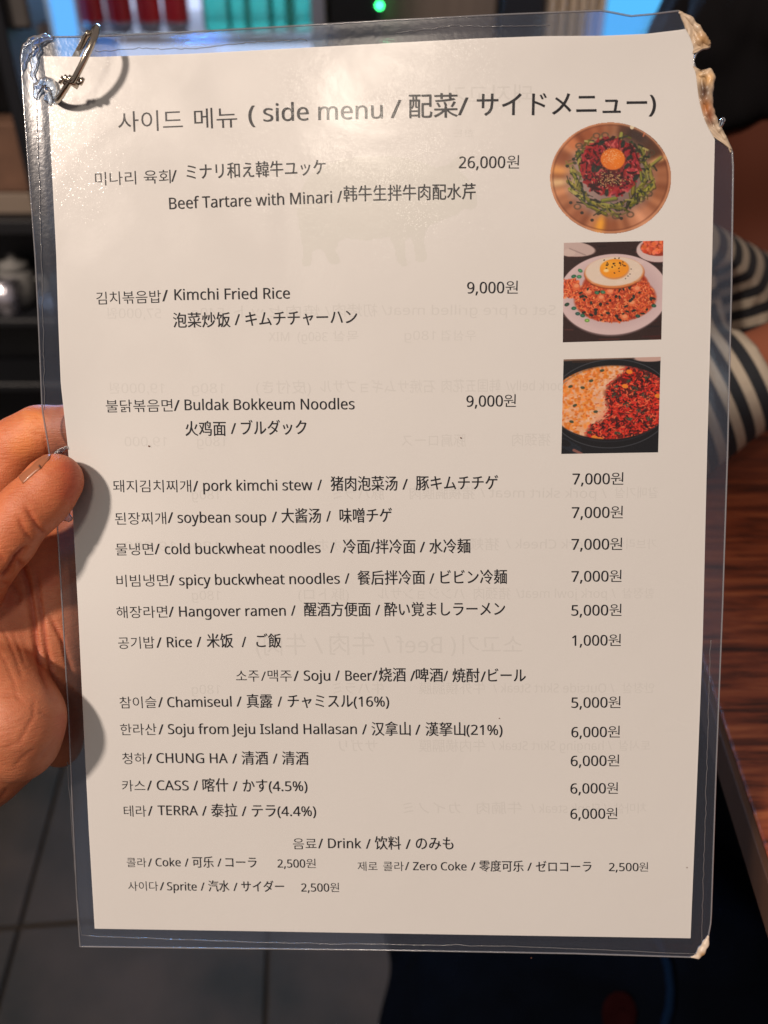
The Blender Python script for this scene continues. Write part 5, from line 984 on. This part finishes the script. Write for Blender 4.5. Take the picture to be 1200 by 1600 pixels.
line('text_line', 15, [(K, '음료', 458, 495, 1326, 1326), (L, '/', 497.5, 505, 1325.5, 1325.5), (L, 'Drink', 513, 564.5, 1325, 1325.5), (L, '/', 572, 579.5, 1326, 1326), (C, '饮料', 586, 626.5, 1325.5, 1325.5), (L, '/', 634, 642, 1326.5, 1326.5), (C, 'のみも', 650, 708.5, 1326, 1326)])
line('text_line', 12.6, [(K, '콜라', 198.5, 229, 1354, 1354), (L, '/', 231.5, 238, 1354, 1354), (L, 'Coke', 243.5, 282.5, 1353.5, 1353.5), (L, '/', 289, 295, 1354, 1354), (C, '可乐', 301, 334, 1354, 1354), (L, '/', 340, 346.5, 1354, 1354), (C, 'コーラ', 352.5, 401, 1354, 1354.5)])
line('price', 12.6, [(L, '2,500', 434, 477, 1355.5, 1355.5), (K, '원', 478.5, 493.5, 1355.5, 1355.5)])
line('text_line', 12.6, [(K, '제로', 559, 590, 1360, 1360), (K, '콜라', 599, 631, 1360, 1360), (L, '/', 633, 639.5, 1359.5, 1359.5), (L, 'Zero Coke', 645.5, 729, 1359.5, 1360), (L, '/', 736, 743, 1360, 1360), (C, '零度可乐', 749, 818, 1360, 1360.5), (L, '/', 824, 831, 1360.5, 1360.5), (C, 'ゼロコーラ', 837.5, 924, 1361, 1361)])
line('price', 12.6, [(L, '2,500', 951.5, 997.5, 1361, 1361), (K, '원', 998.5, 1012.5, 1361, 1361)])
line('text_line', 12.6, [(K, '사이다', 200.5, 247.5, 1391, 1391), (L, '/', 250, 257, 1391, 1391), (L, 'Sprite', 261.5, 307.5, 1391, 1391.5), (L, '/', 314, 320, 1391.5, 1391.5), (C, '汽水', 326, 358.5, 1391.5, 1391.5), (L, '/', 365, 371.5, 1392, 1392), (C, 'サイダー', 377.5, 444, 1392, 1392)])
line('price', 12.6, [(L, '2,500', 471, 514.5, 1393, 1393), (K, '원', 516, 530, 1393, 1393)])
for s_, x0, x1, xk0, xk1, y, cap in (('26,000', 717, 789, 791.5, 811, 263, 18.2), ('9,000', 730, 787.5, 789.5, 809, 458.5, 17.6), ('9,000', 729, 785.5, 787, 806, 635.5, 17.3),
        ('7,000', 894.5, 952.5, 954, 974, 757, 17), ('7,000', 893.5, 952, 953.5, 973, 809.5, 17), ('7,000', 893, 951.5, 953, 972, 859, 16.8), ('7,000', 893, 950.5, 952, 971, 909, 16.6), ('5,000', 893, 950, 952, 971, 962, 16.5),
        ('1,000', 894, 949, 950.5, 970, 1009, 16.3), ('5,000', 893, 949, 950.5, 969.5, 1106, 16.2), ('6,000', 893, 948, 949.5, 968.5, 1152, 16), ('6,000', 892, 947.5, 949, 967.5, 1197, 16), ('6,000', 891.5, 946.5, 948, 965.5, 1240, 15.8), ('6,000', 891.5, 945.5, 947, 964.5, 1279.5, 15.6)):
    line('price', cap, [(L, s_, x0, x1, y, y - .5), (K, '원', xk0, xk1, y - .5, y - .5)])

# ---- faint print of the reverse side showing through the sheet
M_ghost = pbr('show_through', (.715, .70, .68), .75, spec=.15); M_ghost2 = pbr('show_through_soft', (.712, .698, .678), .75, spec=.15)
def ghost(cap, runs, mat=None):
    for r_1 in runs: line('show_through_line', cap, [r_1], mat or M_ghost2, .012, True)
ghost(26, [(K, '돼지고기', 700, 832, 162, 160)])
ghost(10, [(K, '한돈', 708, 740, 213, 213)])
ghost(15, [(L, 'Set of pre grilled meat/', 596, 868, 492, 492), (C, '初烤肉', 520, 590, 493, 493), (L, '/', 508, 516, 494, 494), (C, '焼肉セット', 365, 500, 495, 495), (L, '540g', 300, 350, 496, 496), (L, '57,000', 186, 252, 497, 497), (K, '원', 168, 184, 497, 497)])
ghost(14, [(K, '우삼겹', 690, 744, 531, 531), (L, '180g', 632, 682, 531, 531), (K, '목살', 520, 560, 532, 532), (L, '360g)', 465, 512, 533, 533), (L, 'MIX', 420, 452, 533, 533)])
ghost(15, [(L, 'pork belly/', 790, 880, 610, 610), (C, '韩国五花肉', 690, 782, 611, 611), (C, '石焼サムギョプサル', 500, 680, 612, 612), (C, '(皮付き)', 400, 486, 613, 613), (L, '180g', 300, 352, 614, 614), (L, '19,000', 190, 258, 614, 614), (K, '원', 172, 188, 614, 614)])
ghost(14.5, [(K, '목살', 900, 940, 694, 694), (C, '猪颈肉', 800, 860, 695, 695), (C, '豚肩ロース', 628, 728, 696, 696), (L, '180g', 308, 355, 697, 697), (L, '19,000', 195, 262, 697, 697)])
ghost(14.5, [(K, '갈매기살', 960, 1028, 777, 777), (L, '/ pork skirt meat /', 750, 948, 777, 778), (C, '猪横膈膜肉', 640, 742, 778, 778), (C, '豚ハラミ', 520, 600, 779, 779), (L, '180g', 300, 345, 780, 780)])
ghost(14, [(K, '가브리살', 960, 1026, 857, 857), (L, '/ pork Cheek /', 790, 940, 857, 857), (C, '猪颊肉', 710, 780, 858, 858), (C, '(豚ホホ肉)', 470, 560, 859, 859), (L, '180g 19,000', 195, 345, 860, 860)])
ghost(14, [(K, '항정살', 972, 1022, 934, 934), (L, '/ pork jowl meat/', 806, 962, 934, 934), (C, '猪颈肉', 740, 798, 935, 935), (C, 'ハンジョンサル', 590, 726, 935, 935), (C, '(豚トロ)', 466, 545, 936, 936), (L, '180g', 300, 345, 937, 937)])
ghost(25, [(K, '소고기', 722, 816, 1020, 1020), (L, '( Beef /', 598, 712, 1020, 1020), (C, '牛肉', 515, 585, 1020, 1020), (L, '/', 490, 505, 1021, 1021), (C, '牛肉)', 400, 478, 1021, 1021)])
ghost(14, [(K, '안창살', 972, 1022, 1082, 1082), (L, '/ Outside Skirt Steak /', 770, 960, 1082, 1082), (C, '牛外横膈膜', 655, 758, 1083, 1083), (C, '牛ハラミ', 520, 600, 1083, 1083), (L, '180g', 300, 345, 1084, 1084)])
ghost(14, [(K, '토시살', 966, 1016, 1172, 1172), (L, '/ hanging Skirt Steak /', 768, 956, 1172, 1172), (C, '牛内横膈膜', 655, 758, 1173, 1173), (C, 'サガリ', 530, 590, 1173, 1173)])
ghost(14, [(K, '치마살', 960, 1010, 1270, 1270), (L, '/ Flank steak /', 830, 950, 1270, 1270), (C, '牛腩肉', 745, 815, 1270, 1270), (C, 'カイノミ', 630, 720, 1270, 1270)])
# pig silhouette
pig = [(470, 300), (480, 278), (500, 262), (530, 250), (570, 244), (610, 244), (650, 250), (680, 262), (700, 258), (712, 246), (722, 240), (724, 256), (718, 268), (730, 278), (744, 300), (746, 320), (738, 328), (725, 326), (712, 336), (690, 344), (672, 352), (664, 362), (663, 380), (668, 404), (660, 410), (650, 408), (646, 380), (640, 368), (632, 378), (634, 404), (638, 416), (628, 416), (620, 408), (616, 384), (608, 370), (570, 376), (540, 372), (530, 376), (524, 390), (532, 408), (526, 414), (514, 412), (508, 396), (500, 388), (488, 392), (486, 412), (480, 418), (472, 416), (474, 390), (468, 360), (464, 330)]
pg = resample(pig + pig[:1], np.linspace(0, 1, 160, endpoint=False)); U, Vv = pm(pg[:, 0], pg[:, 1], 0)
c = bpy.data.curves.new('pig', 'CURVE'); c.dimensions = '2D'; c.fill_mode = 'BOTH'; sp = c.splines.new('POLY'); sp.points.add(len(U) - 1)
for i in range(len(U)): sp.points[i].co = (U[i] / 100, Vv[i] / 100, 0, 1)
sp.use_cyclic_u = True
bpy.data.curves.remove(c)
gu = np.arange(U.min(), U.max(), .4); gv = np.arange(Vv.min(), Vv.max(), .4); GU, GV = np.meshgrid(gu, gv); ins = np.zeros((len(gv) - 1, len(gu) - 1), bool)
cx_, cy_ = GU[:-1, :-1] + .2, GV[:-1, :-1] + .2
for i in range(len(U)):
    x1, y1, x2, y2 = U[i], Vv[i], U[(i + 1) % len(U)], Vv[(i + 1) % len(U)]
    ins ^= ((y1 > cy_) != (y2 > cy_)) & (cx_ < (x2 - x1) * (cy_ - y1) / (y2 - y1 + 1e-12) + x1)
fa = gridF(len(gu) - 1, len(gv) - 1); Fs_ = [tuple(f[::-1]) for f, k_ in zip(fa, ins.ravel()) if k_]
mesh('show_through_pig', bent(GU.ravel(), GV.ravel(), .006), Fs_, pbr('show_through_pig', (.735, .725, .69), .75, spec=.15), paper)
# pale pink wash and small brown specks on the sheet
for q, (x, y, r) in enumerate(((233, 697, .32), (780, 1122, .2), (720, 684, .25), (1073, 1355, .2), (830, 1496, .22))):
    u, v = pm(np.array([x]), np.array([y]), 0); a = np.linspace(0, 2 * math.pi, 9)[:-1]
    mesh('speck', bent(u + r * np.cos(a), v + r * np.sin(a) * (.8 + .1 * q), .30), [tuple(range(8))], pbr('speck', (.12, .04, .02), .6) if q == 0 else bpy.data.materials['speck'], menu)

# ---- printed food photographs (flat prints, painted point by point)
rs = np.random.RandomState(11)
class Canvas:
    def __init__(s, w, h, n, col):
        s.w, s.h = w, h; s.nx = n; s.ny = int(n * h / w)
        xs = (np.arange(s.nx) + .5) / s.nx * w; ys = (np.arange(s.ny) + .5) / s.ny * h
        s.X, s.Y = np.meshgrid(xs, ys); s.I = np.zeros((s.ny, s.nx, 3)) + np.array(col, float)
    def _box(s, x0, x1, y0, y1):
        a = max(0, int(x0 / s.w * s.nx)); b = min(s.nx, int(x1 / s.w * s.nx) + 2); c = max(0, int(y0 / s.h * s.ny)); d = min(s.ny, int(y1 / s.h * s.ny) + 2)
        return (slice(c, d), slice(a, b)) if b > a and d > c else None
    def ell(s, cx, cy, rx, ry, col, a=1.0, ang=0.0, soft=.12, mask=None):
        R = max(rx, ry) * (1 + soft) + 6; bx_ = s._box(cx - R, cx + R, cy - R, cy + R)
        if bx_ is None: return
        X_, Y_ = s.X[bx_] - cx, s.Y[bx_] - cy; ca, sa = math.cos(ang), math.sin(ang)
        d = np.sqrt(((X_ * ca + Y_ * sa) / rx) ** 2 + ((-X_ * sa + Y_ * ca) / ry) ** 2)
        w = np.clip((1 + soft - d) / (2 * soft), 0, 1) * a
        if mask is not None: w = w * mask[bx_]
        s.I[bx_] = s.I[bx_] * (1 - w[..., None]) + w[..., None] * np.array(col, float)
    def ring(s, cx, cy, rx, ry, t, col, a=1.0, ang=0):
        R = max(rx, ry) + t + 6; bx_ = s._box(cx - R, cx + R, cy - R, cy + R)
        if bx_ is None: return
        X_, Y_ = s.X[bx_] - cx, s.Y[bx_] - cy; ca, sa = math.cos(ang), math.sin(ang)
        d = (np.sqrt(((X_ * ca + Y_ * sa) / rx) ** 2 + ((-X_ * sa + Y_ * ca) / ry) ** 2) - 1) * min(rx, ry)
        w = np.exp(-(d / t) ** 2) * a; s.I[bx_] = s.I[bx_] * (1 - w[..., None]) + w[..., None] * np.array(col, float)
    def stroke(s, x0, y0, x1, y1, r, col, a=1.0):
        bx_ = s._box(min(x0, x1) - r - 6, max(x0, x1) + r + 6, min(y0, y1) - r - 6, max(y0, y1) + r + 6)
        if bx_ is None: return
        X_, Y_ = s.X[bx_] - x0, s.Y[bx_] - y0; dx, dy = x1 - x0, y1 - y0; t = np.clip((X_ * dx + Y_ * dy) / (dx * dx + dy * dy + 1e-9), 0, 1)
        d = np.hypot(X_ - t * dx, Y_ - t * dy); w = np.clip((r + 3 - d) / 6, 0, 1) * a
        s.I[bx_] = s.I[bx_] * (1 - w[..., None]) + w[..., None] * np.array(col, float)
    def put(s, name, quad, keep=None, h=.03):
        tx = (np.arange(s.nx)) / (s.nx - 1); ty = np.arange(s.ny) / (s.ny - 1); TX, TY = np.meshgrid(tx, ty); q = np.array(quad, float)
        Pq = ((1 - TX) * (1 - TY))[..., None] * q[0] + (TX * (1 - TY))[..., None] * q[1] + (TX * TY)[..., None] * q[2] + ((1 - TX) * TY)[..., None] * q[3]
        U, Vv = pm(Pq[..., 0], Pq[..., 1], 0); A = bent(U, Vv, h).reshape(-1, 3); Fs_ = gridF(s.nx - 1, s.ny - 1)
        if keep is not None: Fs_ = [f for f in Fs_ if keep.ravel()[f[0]]]
        o_ = mesh(name, A, Fs_, M_print, paper, True)
        I_ = np.clip(s.I, 0, 255) / 255; Lc = np.where(I_ <= .04045, I_ / 12.92, ((I_ + .055) / 1.055) ** 2.4).reshape(-1, 3)
        color_attr(o_.data, Lc * np.array([1.0, 1.05, 1.10])); return o_
M_print = pbr('photo_print', (.5, .5, .5), .5, attr=True, spec=.3)
jit = lambda c, s_: tuple(np.array(c) + rs.uniform(-s_, s_) + rs.uniform(-s_ / 3, s_ / 3, 3))
# 1: beef tartare on an oval copper plate
cv = Canvas(1200, 1114, 250, (150, 120, 110))
rr = np.sqrt(((cv.X - 592) / 538) ** 2 + ((cv.Y - 558) / 494) ** 2); th = np.arctan2(cv.Y - 558, cv.X - 592)
plate = np.array([148, 120, 112.]) + 14 * np.sin(cv.X / 170)[..., None]
rimw = np.clip((rr - .60) / .22, 0, 1)[..., None]
streak = (.5 + .16 * np.sin(th * 7 + 1.2) + .2 * np.sin(th * 13 + 2) + .12 * np.sin(th * 29))[..., None]
rimc = np.array([120, 62, 34.]) * (1 - streak) + np.array([222, 150, 104.]) * streak
cv.I = plate * (1 - rimw) + rimc * rimw
for a_, w_, c_, al in ((-2.0, .35, (150, 72, 40), .6), (-1.0, .42, (38, 28, 28), .85), (-.55, .2, (60, 34, 22), .7), (-.36, .05, (250, 200, 130), .8), (.05, .25, (120, 66, 42), .5), (.9, .3, (235, 165, 130), .6), (1.6, .25, (140, 74, 44), .6), (1.78, .10, (250, 170, 50), .9), (2.3, .25, (160, 90, 60), .5), (3.05, .09, (245, 205, 150), .8), (-3.0, .10, (240, 165, 90), .8), (-2.75, .12, (130, 66, 40), .7), (-2.4, .1, (225, 130, 80), .6)):
    d = np.abs((th - a_ + math.pi) % (2 * math.pi) - math.pi); w = (np.exp(-(d / w_) ** 2) * np.clip((rr - .62) / .2, 0, 1) * al)[..., None]; cv.I = cv.I * (1 - w) + w * np.array(c_, float)
cv.ring(592, 558, 528, 484, 9, (214, 150, 110), .8); cv.ring(592, 558, 510, 468, 7, (110, 58, 36), .5)
cv.ell(785, 108, 18, 20, (225, 205, 170)); cv.stroke(905, 140, 885, 190, 5, (205, 120, 80))
for x0, y0, x1, y1, r in ((245, 500, 330, 640, 15), (215, 590, 370, 700, 16), (230, 660, 350, 740, 16), (250, 490, 330, 530, 14), (300, 340, 330, 480, 17), (345, 330, 350, 420, 12), (400, 230, 415, 330, 13), (390, 800, 550, 880, 13), (500, 790, 660, 900, 14), (480, 780, 690, 830, 13), (880, 290, 885, 380, 12), (850, 480, 870, 580, 14), (830, 680, 900, 580, 16), (770, 790, 950, 640, 26), (800, 600, 790, 700, 17), (940, 490, 980, 640, 14), (950, 450, 1040, 375, 10), (900, 420, 920, 500, 14), (690, 165, 680, 220, 15), (590, 205, 660, 205, 12), (380, 740, 470, 800, 14), (520, 760, 640, 740, 14), (560, 820, 700, 790, 12)):
    cv.stroke(x0 + 6, y0 + 8, x1 + 6, y1 + 8, r + 2, (44, 42, 26), .6); cv.stroke(x0, y0, x1, y1, r, jit((122, 116, 42), 22)); cv.stroke(x0, y0 - r * .3, x1, y1 - r * .3, r * .35, (176, 168, 76), .5)
for q in range(130):
    a_ = rs.uniform(0, 2 * math.pi); r_ = rs.uniform(.80, 1.05); x = 600 + 360 * r_ * math.cos(a_); y = 520 + 330 * r_ * math.sin(a_)
    if abs(x - 600) < 330 and y < 230: continue
    cv.ell(x, y, rs.uniform(8, 22), rs.uniform(6, 14), jit((48, 60, 38), 20), .75, rs.uniform(0, 3))
for q in range(170):
    a_ = rs.uniform(0, 2 * math.pi); r_ = rs.uniform(.78, 1.12); x = 600 + 355 * r_ * math.cos(a_); y = 530 + 325 * r_ * math.sin(a_)
    if y < 260 and abs(x - 600) < 200 and rs.rand() < .7: continue
    an = a_ + 1.57 + rs.normal(0, .6); ln = rs.uniform(12, 48); cv.stroke(x - ln * math.cos(an), y - ln * math.sin(an), x + ln * math.cos(an), y + ln * math.sin(an), rs.uniform(3, 9), (jit((108, 100, 40), 24) if rs.rand() < .35 else (jit((38, 40, 28), 10) if rs.rand() < .75 else jit((170, 156, 84), 16))), .85)
for x, y in ((955, 335), (315, 275), (935, 700), (770, 885), (470, 185), (640, 900), (300, 815), (545, 180), (865, 750)): cv.ring(x, y, 28, 22, 6, (78, 66, 50), .8)
for x, y in ((210, 455), (265, 395), (430, 935), (340, 870), (300, 720), (240, 780), (690, 920)): cv.ell(x, y, 16, 14, (28, 34, 30), .8)
cv.ell(592, 460, 262, 256, (104, 22, 28), 1, soft=.04)
for q in range(640):
    a_ = rs.uniform(0, 2 * math.pi); r_ = math.sqrt(rs.uniform(0, 1)); x = 592 + 262 * r_ * math.cos(a_); y = 460 + 258 * r_ * math.sin(a_); an = rs.uniform(0, 3.14); ln = rs.uniform(12, 30)
    col = jit((156, 32, 38), 24) if rs.rand() < .62 else ((44, 10, 14) if rs.rand() < .72 else (205, 92, 88))
    cv.stroke(x - ln * math.cos(an), y - ln * math.sin(an), x + ln * math.cos(an), y + ln * math.sin(an), rs.uniform(5, 11), col, .85)
for x, y in ((510, 250), (705, 258), (440, 480), (760, 380), (740, 455), (480, 480), (560, 690), (820, 560)): cv.ell(x, y, 34, 18, (18, 44, 34), .85, rs.uniform(0, 3))
cv.ell(600, 560, 110, 70, (34, 14, 12), .55, soft=.4)
for q in range(110):
    x, y = rs.normal(590, 75), rs.normal(580, 45); cv.ell(x, y, 5, 4, (205, 165, 110), .85)
cv.ell(612, 400, 116, 104, (60, 18, 8), .6, soft=.2); cv.ell(614, 393, 108, 96, (222, 112, 28), soft=.05); cv.ell(650, 400, 60, 70, (240, 130, 30), .6, soft=.5)
for q in range(120):
    x, y = rs.normal(600, 42), rs.normal(372, 36); cv.ell(x, y, 4, 3.4, (240, 175, 120), .8)
cv.put('food_photo', [(850, 180), (1060, 180), (1060, 375), (850, 375)], keep=rr < 1.0)
# 2: fried rice with a fried egg
cv = Canvas(1000, 1000, 220, (48, 28, 26))
for q in range(90):
    y = rs.uniform(0, 1000); x = rs.uniform(0, 1000); cv.stroke(x, y, x + rs.uniform(60, 240), y + rs.uniform(-6, 6), rs.uniform(3, 8), jit((92, 50, 42), 26) if rs.rand() < .5 else (20, 13, 16), .55)
cv.ell(60, 60, 260, 78, (196, 170, 162), 1, .12, .05); cv.ell(60, 100, 60, 40, (205, 180, 170)); cv.stroke(60, 60, 220, 130, 6, (140, 116, 112), .6)
cv.ell(960, 90, 230, 128, (212, 186, 182), soft=.03); cv.ell(960, 66, 190, 90, (150, 50, 30), soft=.05)
for q in range(60): cv.ell(rs.uniform(790, 1000), rs.uniform(0, 125), rs.uniform(14, 28), rs.uniform(10, 22), jit((222, 96, 56), 34), .9, rs.uniform(0, 3))
cv.ell(505, 545, 545, 405, (120, 98, 98), soft=.02); cv.ell(505, 530, 550, 405, (214, 186, 184), soft=.01); cv.ell(505, 520, 470, 340, (200, 172, 172), .8, soft=.12)
msk = np.clip(np.minimum(1.15 - np.sqrt(((cv.X - 525) / 400) ** 2 + ((cv.Y - 580) / 225) ** 2), 9) / .1, 0, 1)
cv.ell(525, 575, 410, 235, (176, 62, 30), soft=.04); cv.ell(525, 440, 330, 180, (176, 62, 30), soft=.04); cv.ell(85, 460, 85, 95, (190, 66, 34), soft=.1)
for q in range(1500):
    if q % 8 == 0: x, y = 85 + rs.uniform(-80, 70), 460 + rs.uniform(-95, 95)
    else:
        a_ = rs.uniform(0, 2 * math.pi); r_ = math.sqrt(rs.rand()); x = 525 + 405 * r_ * math.cos(a_); y = 580 + 235 * r_ * math.sin(a_)
        if rs.rand() < .35: y -= 110 * (1 - abs(x - 525) / 420)
    an = rs.uniform(0, 3.14); c_ = rs.rand()
    col = jit((226, 98, 52), 26) if c_ < .62 else (jit((246, 150, 92), 16) if c_ < .80 else (jit((140, 40, 24), 14)))
    cv.stroke(x - 8 * math.cos(an), y - 8 * math.sin(an), x + 8 * math.cos(an), y + 8 * math.sin(an), 5, col, .9)
for x, y in ((740, 480), (380, 560), (690, 620), (470, 500), (130, 440), (620, 760), (250, 500)): cv.ell(x, y, 38, 32, jit((232, 120, 76), 12), .9, .4); cv.ell(x + 4, y - 5, 24, 18, (244, 158, 112), .8)
for q in range(46):
    a_ = rs.uniform(0, 2 * math.pi); r_ = math.sqrt(rs.rand()); cv.ell(525 + 390 * r_ * math.cos(a_), 590 + 215 * r_ * math.sin(a_), rs.uniform(12, 26), rs.uniform(9, 17), jit((26, 38, 32), 10), .9, rs.uniform(0, 3))
for x, y, c_ in ((170, 285, (60, 120, 80)), (160, 345, (60, 120, 84)), (105, 340, (36, 90, 64)), (110, 660, (40, 92, 68)), (150, 715, (44, 80, 72)), (200, 735, (38, 90, 66)), (245, 785, (110, 150, 70)), (755, 755, (30, 70, 60)), (915, 655, (34, 80, 60)), (340, 510, (50, 100, 72)), (40, 620, (30, 60, 44)), (400, 505, (60, 110, 80))): cv.ell(x, y, 26, 18, c_, .95, rs.uniform(-.5, .5)); cv.ell(x, y, 11, 7, tuple(np.array(c_) * 1.6), .7)
cv.ell(512, 322, 302, 158, (150, 60, 24), soft=.03); cv.ell(512, 312, 300, 156, (214, 128, 70), soft=.03); cv.ell(510, 300, 290, 146, (226, 204, 184), soft=.04)
for q in range(50): cv.ell(rs.uniform(270, 760), rs.uniform(200, 420), rs.uniform(20, 50), rs.uniform(8, 20), jit((228, 206, 190), 10), .25)
cv.ell(516, 280, 146, 100, (206, 110, 30), .7, soft=.08); cv.ell(510, 270, 142, 94, (242, 150, 32), soft=.05); cv.ell(480, 240, 90, 46, (250, 186, 66), .55, soft=.4); cv.ell(430, 290, 26, 16, (255, 226, 170), .8, soft=.4)
for q in range(26): x, y = rs.normal(530, 62), rs.normal(235, 32); cv.ell(x, y, 9, 6, (30, 18, 14), .95, rs.uniform(0, 3))
for x, y in ((650, 350), (625, 375), (670, 330), (680, 280), (560, 300)): cv.ell(x, y, 8, 5, (36, 24, 18), .9)
cv.put('food_photo', [(881, 379.5), (1036.5, 376), (1033.3, 530.5), (879.3, 535)])
# 3: spicy noodles and melted corn cheese in a black pan
cv = Canvas(1000, 1000, 220, (16, 18, 24))
cv.stroke(0, 0, 700, -10, 22, (130, 100, 84)); cv.ell(900, 10, 180, 40, (200, 164, 152)); cv.stroke(100, 30, 360, 30, 12, (46, 30, 24))
cv.ell(500, 480, 640, 465, (14, 15, 20), soft=.01); cv.ring(500, 480, 636, 462, 4, (96, 98, 104), .7)
food = np.clip((1.0 - np.sqrt(((cv.X - 500) / 645) ** 2 + ((cv.Y - 465) / 392) ** 2)) / .03, 0, 1); base_ = cv.I.copy()
edge = 600 - (cv.Y - 80) * .42 + 50 * np.sin(cv.Y / 70.)
lf = np.clip((edge - cv.X) / 60 + .5, 0, 1)[..., None]
cv.I = lf * np.array([236, 170, 124.]) + (1 - lf) * np.array([96, 20, 16.])
def ex(y): return 600 - (y - 80) * .42 + 50 * math.sin(y / 70.)
for q in range(1500):
    x, y = rs.uniform(0, 1000), rs.uniform(70, 900)
    if x < ex(y) - 10:
        e_ = (ex(y) - x); c_ = jit((236, 132, 44), 24) if rs.rand() < min(.85, e_ / 220) else jit((238, 188, 156), 12)
        cv.ell(x, y, rs.uniform(10, 24), rs.uniform(9, 18), c_, .7, rs.uniform(0, 3), .3)
        if rs.rand() < .3: cv.ell(x + 6, y + 9, 12, 6, (196, 78, 24), .6, soft=.4)
for q in range(1500):
    x, y = rs.uniform(200, 1050), rs.uniform(60, 930)
    if x > ex(y):
        a_ = rs.uniform(0, 6.28); R_ = rs.uniform(16, 42); a2 = a_ + rs.uniform(.8, 1.6)
        c_ = rs.rand(); col = jit((214, 46, 28), 24) if c_ < .70 else ((34, 10, 12) if c_ < .88 else (240, 108, 70))
        am = (a_ + a2) / 2; X_ = [x + R_ * math.cos(v) for v in (a_, am, a2)]; Y_ = [y + R_ * math.sin(v) * .8 for v in (a_, am, a2)]
        cv.stroke(X_[0], Y_[0], X_[1], Y_[1], 6, col, .9); cv.stroke(X_[1], Y_[1], X_[2], Y_[2], 6, col, .9)
for q in range(18):
    cv.stroke(rs.uniform(300, 400), rs.uniform(600, 690), rs.uniform(420, 480), rs.uniform(500, 640), 3.2, (238, 164, 128), .8)
for x, y in ((80, 290), (205, 305), (130, 490), (100, 660), (290, 775), (400, 130), (290, 235), (345, 560)): cv.ell(x, y, 24, 15, (52, 70, 52), .9, rs.uniform(-.5, .5))
for x, y, s_ in ((545, 390, 50), (730, 330, 44), (675, 250, 24), (840, 400, 44), (660, 500, 40), (570, 790, 26), (860, 220, 30), (790, 560, 46), (550, 300, 26), (900, 640, 30), (690, 640, 30)):
    for q in range(16): cv.ell(rs.normal(x, s_ * .5), rs.normal(y, s_ * .35), rs.uniform(5, 12), rs.uniform(4, 9), jit((58, 74, 56), 22), .85, rs.uniform(0, 3))
for x, y in ((640, 300), (680, 150), (980, 410), (340, 830), (400, 850)): cv.ell(x, y, 34, 22, (244, 142, 40), .9, .2)
cv.I = cv.I * food[..., None] + base_ * (1 - food[..., None])
cv.ring(500, 480, 604, 396, 6, (60, 62, 70), .45)
cv.stroke(20, 880, 160, 960, 50, (28, 34, 44), .9); cv.ell(30, 880, 70, 34, (12, 12, 18), 1, .4); cv.stroke(130, 960, 210, 1000, 14, (150, 96, 84), .9)
cv.put('food_photo', [(880.5, 561.5), (1032.3, 557.5), (1028.3, 706.8), (877, 709.3)])

# ------------------------------------------------------------------ hinged binder ring through the top-left hole
M_steel = pbr('ring_steel', (.50, .44, .36), .16, metal=1.0, bump=.00003, bscale=800)
pa = pml(91, 157, .6); pb = pml(150, 42, 7.5)
cen = (pa + pb) / 2; ex_ = (pb - pa); Rr = np.linalg.norm(ex_) / 2; ex_ /= np.linalg.norm(ex_)
vw = _O - cen; vw /= np.linalg.norm(vw); ey_ = vw - ex_ * vw.dot(ex_); ey_ /= np.linalg.norm(ey_)
side = np.cross(ex_, ey_); th_ = math.radians(6); ey_ = ey_ * math.cos(th_) + side * math.sin(th_); ez_ = np.cross(ex_, ey_); ey_ = ey_ * .60
rg = empty('binder_ring', label='steel hinged binder ring looped through the torn hole at the top-left corner', cat='ring', matrix=MENU_M)
def arc(a0, a1, nn=40, off=0.0): return [(cen + Rr * (math.cos(a) * ex_ + math.sin(a) * ey_) + ez_ * off) / 1000 for a in np.linspace(a0, a1, nn)]
jn = math.radians(108)
MB().tube(arc(math.radians(-46), jn, 60, .45), .00098, n=14).build('half_ring', M_steel, rg, True)
MB().tube(arc(jn - .12, math.radians(316), 60, -.45), .00098, n=14).build('half_ring', M_steel, rg, True)
jp = cen + Rr * (math.cos(jn) * ex_ + math.sin(jn) * ey_)
for a_, s_ in ((.16, 1), (-.10, -1)):
    q0 = cen + Rr * (math.cos(jn - a_) * ex_ + math.sin(jn - a_) * ey_)
    MB().tube([(q0 + ez_ * s_ * .2) / 1000, (q0 + ez_ * s_ * 2.2) / 1000], .0008, n=12).tube([(q0 + ez_ * s_ * 2.0) / 1000, (q0 + ez_ * s_ * 3.0) / 1000], .00125, n=12).build('catch_pin', M_steel, rg, True)
MB().tube([(jp - ez_ * 2.4) / 1000, (jp + ez_ * 2.4) / 1000], .0010, n=12).build('hinge_pin', M_steel, rg, True)
